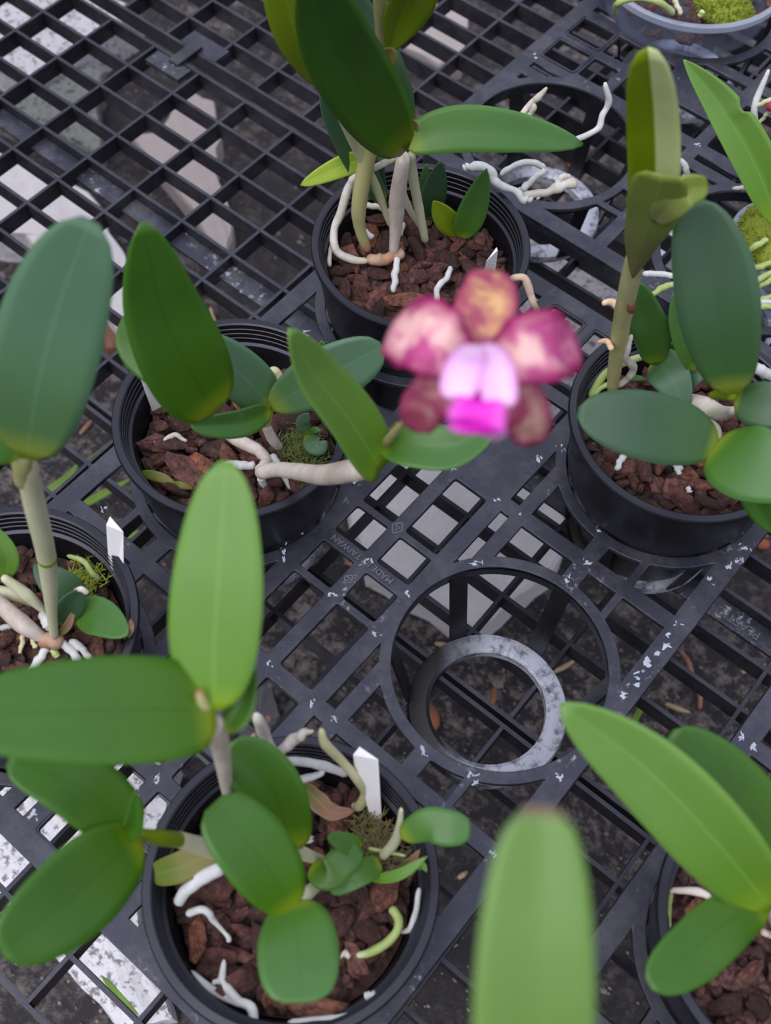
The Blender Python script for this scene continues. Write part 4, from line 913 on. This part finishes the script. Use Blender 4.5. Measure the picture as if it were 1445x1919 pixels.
def chip2(name, label, cat, px, py, lenpx, wpx, ang, mat, group=None, z=GZ + 4):
    c = at(px, py, z); k = depth(c) / FPX; V, F = [], []
    u = Vector((math.cos(ang), math.sin(ang), 0)); v = Vector((-u.y, u.x, 0)); l, w_ = lenpx * k / 2, wpx * k / 2; n = 8
    for zz, sc in ((0, 1), (.0025, .85)):
        for j in range(n):
            a = j / n * 6.283; rr = 1 + .25 * noise.noise(Vector((px * .1, j * 1.3, 2)))
            V.append(c + u * math.cos(a) * l * rr * sc + v * math.sin(a) * w_ * rr * sc + Vector((0, 0, zz + .3 * w_ * (zz > 0))))
    F = [tuple(range(n))[::-1], tuple(range(n, 2 * n))] + [(j, (j + 1) % n, n + (j + 1) % n, n + j) for j in range(n)]
    o = mesh(name, V, F, mat, None, True, c); tag(o, label, cat, group); return o
chip2('wood_chip', 'orange wood chip below the lattice near top centre, largest one', 'chip', 815, 208, 60, 22, -.6, M_terra)
chip2('wood_chip', 'orange brown wood piece under the dangling white roots', 'chip', 1075, 310, 80, 26, -.65, M_terra)
chip2('wood_chip', 'terracotta coloured piece seen through the empty ring, left', 'chip', 812, 1348, 26, 44, .9, M_terra)
chip2('wood_chip', 'orange fleck at right edge beside the right tray bar', 'chip', 1425, 1020, 40, 22, .4, M_terra)
for i, (x, y, a_, l_, m_, lb) in enumerate([(1290, 1245, 2.4, 70, M_wood, 'thin brown twig below the lattice at right, upper'), (1310, 1300, 2.2, 60, M_wood, 'thin brown twig below the lattice at right, lower'), (1270, 1330, 0.2, 50, M_straw, 'pale straw below the lattice at right'), (925, 1310, 1.9, 50, M_terra, 'orange pine needle seen through the empty ring'), (660, 1060, .2, 30, M_wood, 'reddish twig below the tray under the lettering'), (1400, 1255, 1.2, 26, M_straw, 'short tan sliver below the lattice at right edge'), (868, 1640, 1.2, 22, M_straw, 'small tan fleck beside the bottom pot'), (400, 600, -.6, 60, M_straw, 'pale straw behind the centre left pot'), (165, 800, 1.6, 44, M_wood, 'brown twig left of the centre left pot'), (830, 1210, .4, 30, M_straw, 'frayed straw at upper left inside the empty ring'), (1060, 1250, 1.1, 60, M_straw, 'dry pale leaf bits inside right side of the empty ring')]):
    c = at(x, y, GZ + 5); k = depth(c) / FPX * l_ / 2; d = Vector((math.cos(a_), math.sin(a_), 0))
    o = tube('twig', [c - d * k, c + Vector((0, 0, .002)), c + d * k * .9 + Vector((-d.y, d.x, 0)) * k * .25], [.0016, .002, .0009], m_, None, world=True, base=c, seg=7)
    tag(o, lb, 'twig')
for i, (pts, wd, lb) in enumerate([([(160, 870, GZ + 6), (190, 850, GZ + 22), (216, 822, GZ + 30)], 16, 'green grass blade left of the centre left pot, upper'), ([(60, 935, GZ + 6), (120, 900, GZ + 18), (150, 865, GZ + 24)], 15, 'green grass blade left of the centre left pot, lower'), ([(150, 950, GZ + 6), (185, 930, GZ + 16), (250, 895, GZ + 24)], 15, 'green grass blade under the upper left tray bar'), ([(235, 1010, GZ + 6), (255, 1000, GZ + 12), (280, 992, GZ + 16)], 10, 'green grass blade beside the left white tag'), ([(190, 1828, GZ + 50), (225, 1868, GZ + 56), (262, 1905, GZ + 52)], 12, 'green grass blade on the slab at bottom left'), ([(1180, 1370, GZ + 6), (1200, 1330, GZ + 20), (1218, 1300, GZ + 30)], 12, 'green grass blade below the lattice right of the empty ring'), ([(1225, 215, GZ + 6), (1240, 200, GZ + 20), (1300, 210, GZ + 30)], 14, 'green weed below the top right tray')]):
    b = at(*pts[0]); e = thing('grass_blade', lb, 'grass', b); leaf('blade', pts, wd, M_grass, e, fold=.2, n=10)
# litter on the mat
V, F = [], []
for _ in range(2600):
    x, y = R.uniform(-60, 1500), R.uniform(-60, 1980); c = at(x, y, GZ + 1.5); r = R.uniform(.0006, .0020) * (1 + 1.5 * (R.random() > .97)); i = len(V); k = 5; a0 = R.random() * 6; el = R.uniform(.3, 1)
    V.append(c + Vector((0, 0, r * .8)))
    for j in range(k): a = a0 + j / k * 6.283; V.append(c + Vector((math.cos(a) * r * R.uniform(.7, 1.2), math.sin(a) * r * el, -.001)))
    F += [(i, i + 1 + j, i + 1 + (j + 1) % k) for j in range(k)]
o = mesh('ground_litter', V, F, simple('litter', (.20, .16, .15), .9, .6, 60), None, True, Vector((0, 0, GZ / 1000))); tag(o, 'fine litter of bark crumbs and grit strewn over the dark ground', 'litter', None, 'stuff')
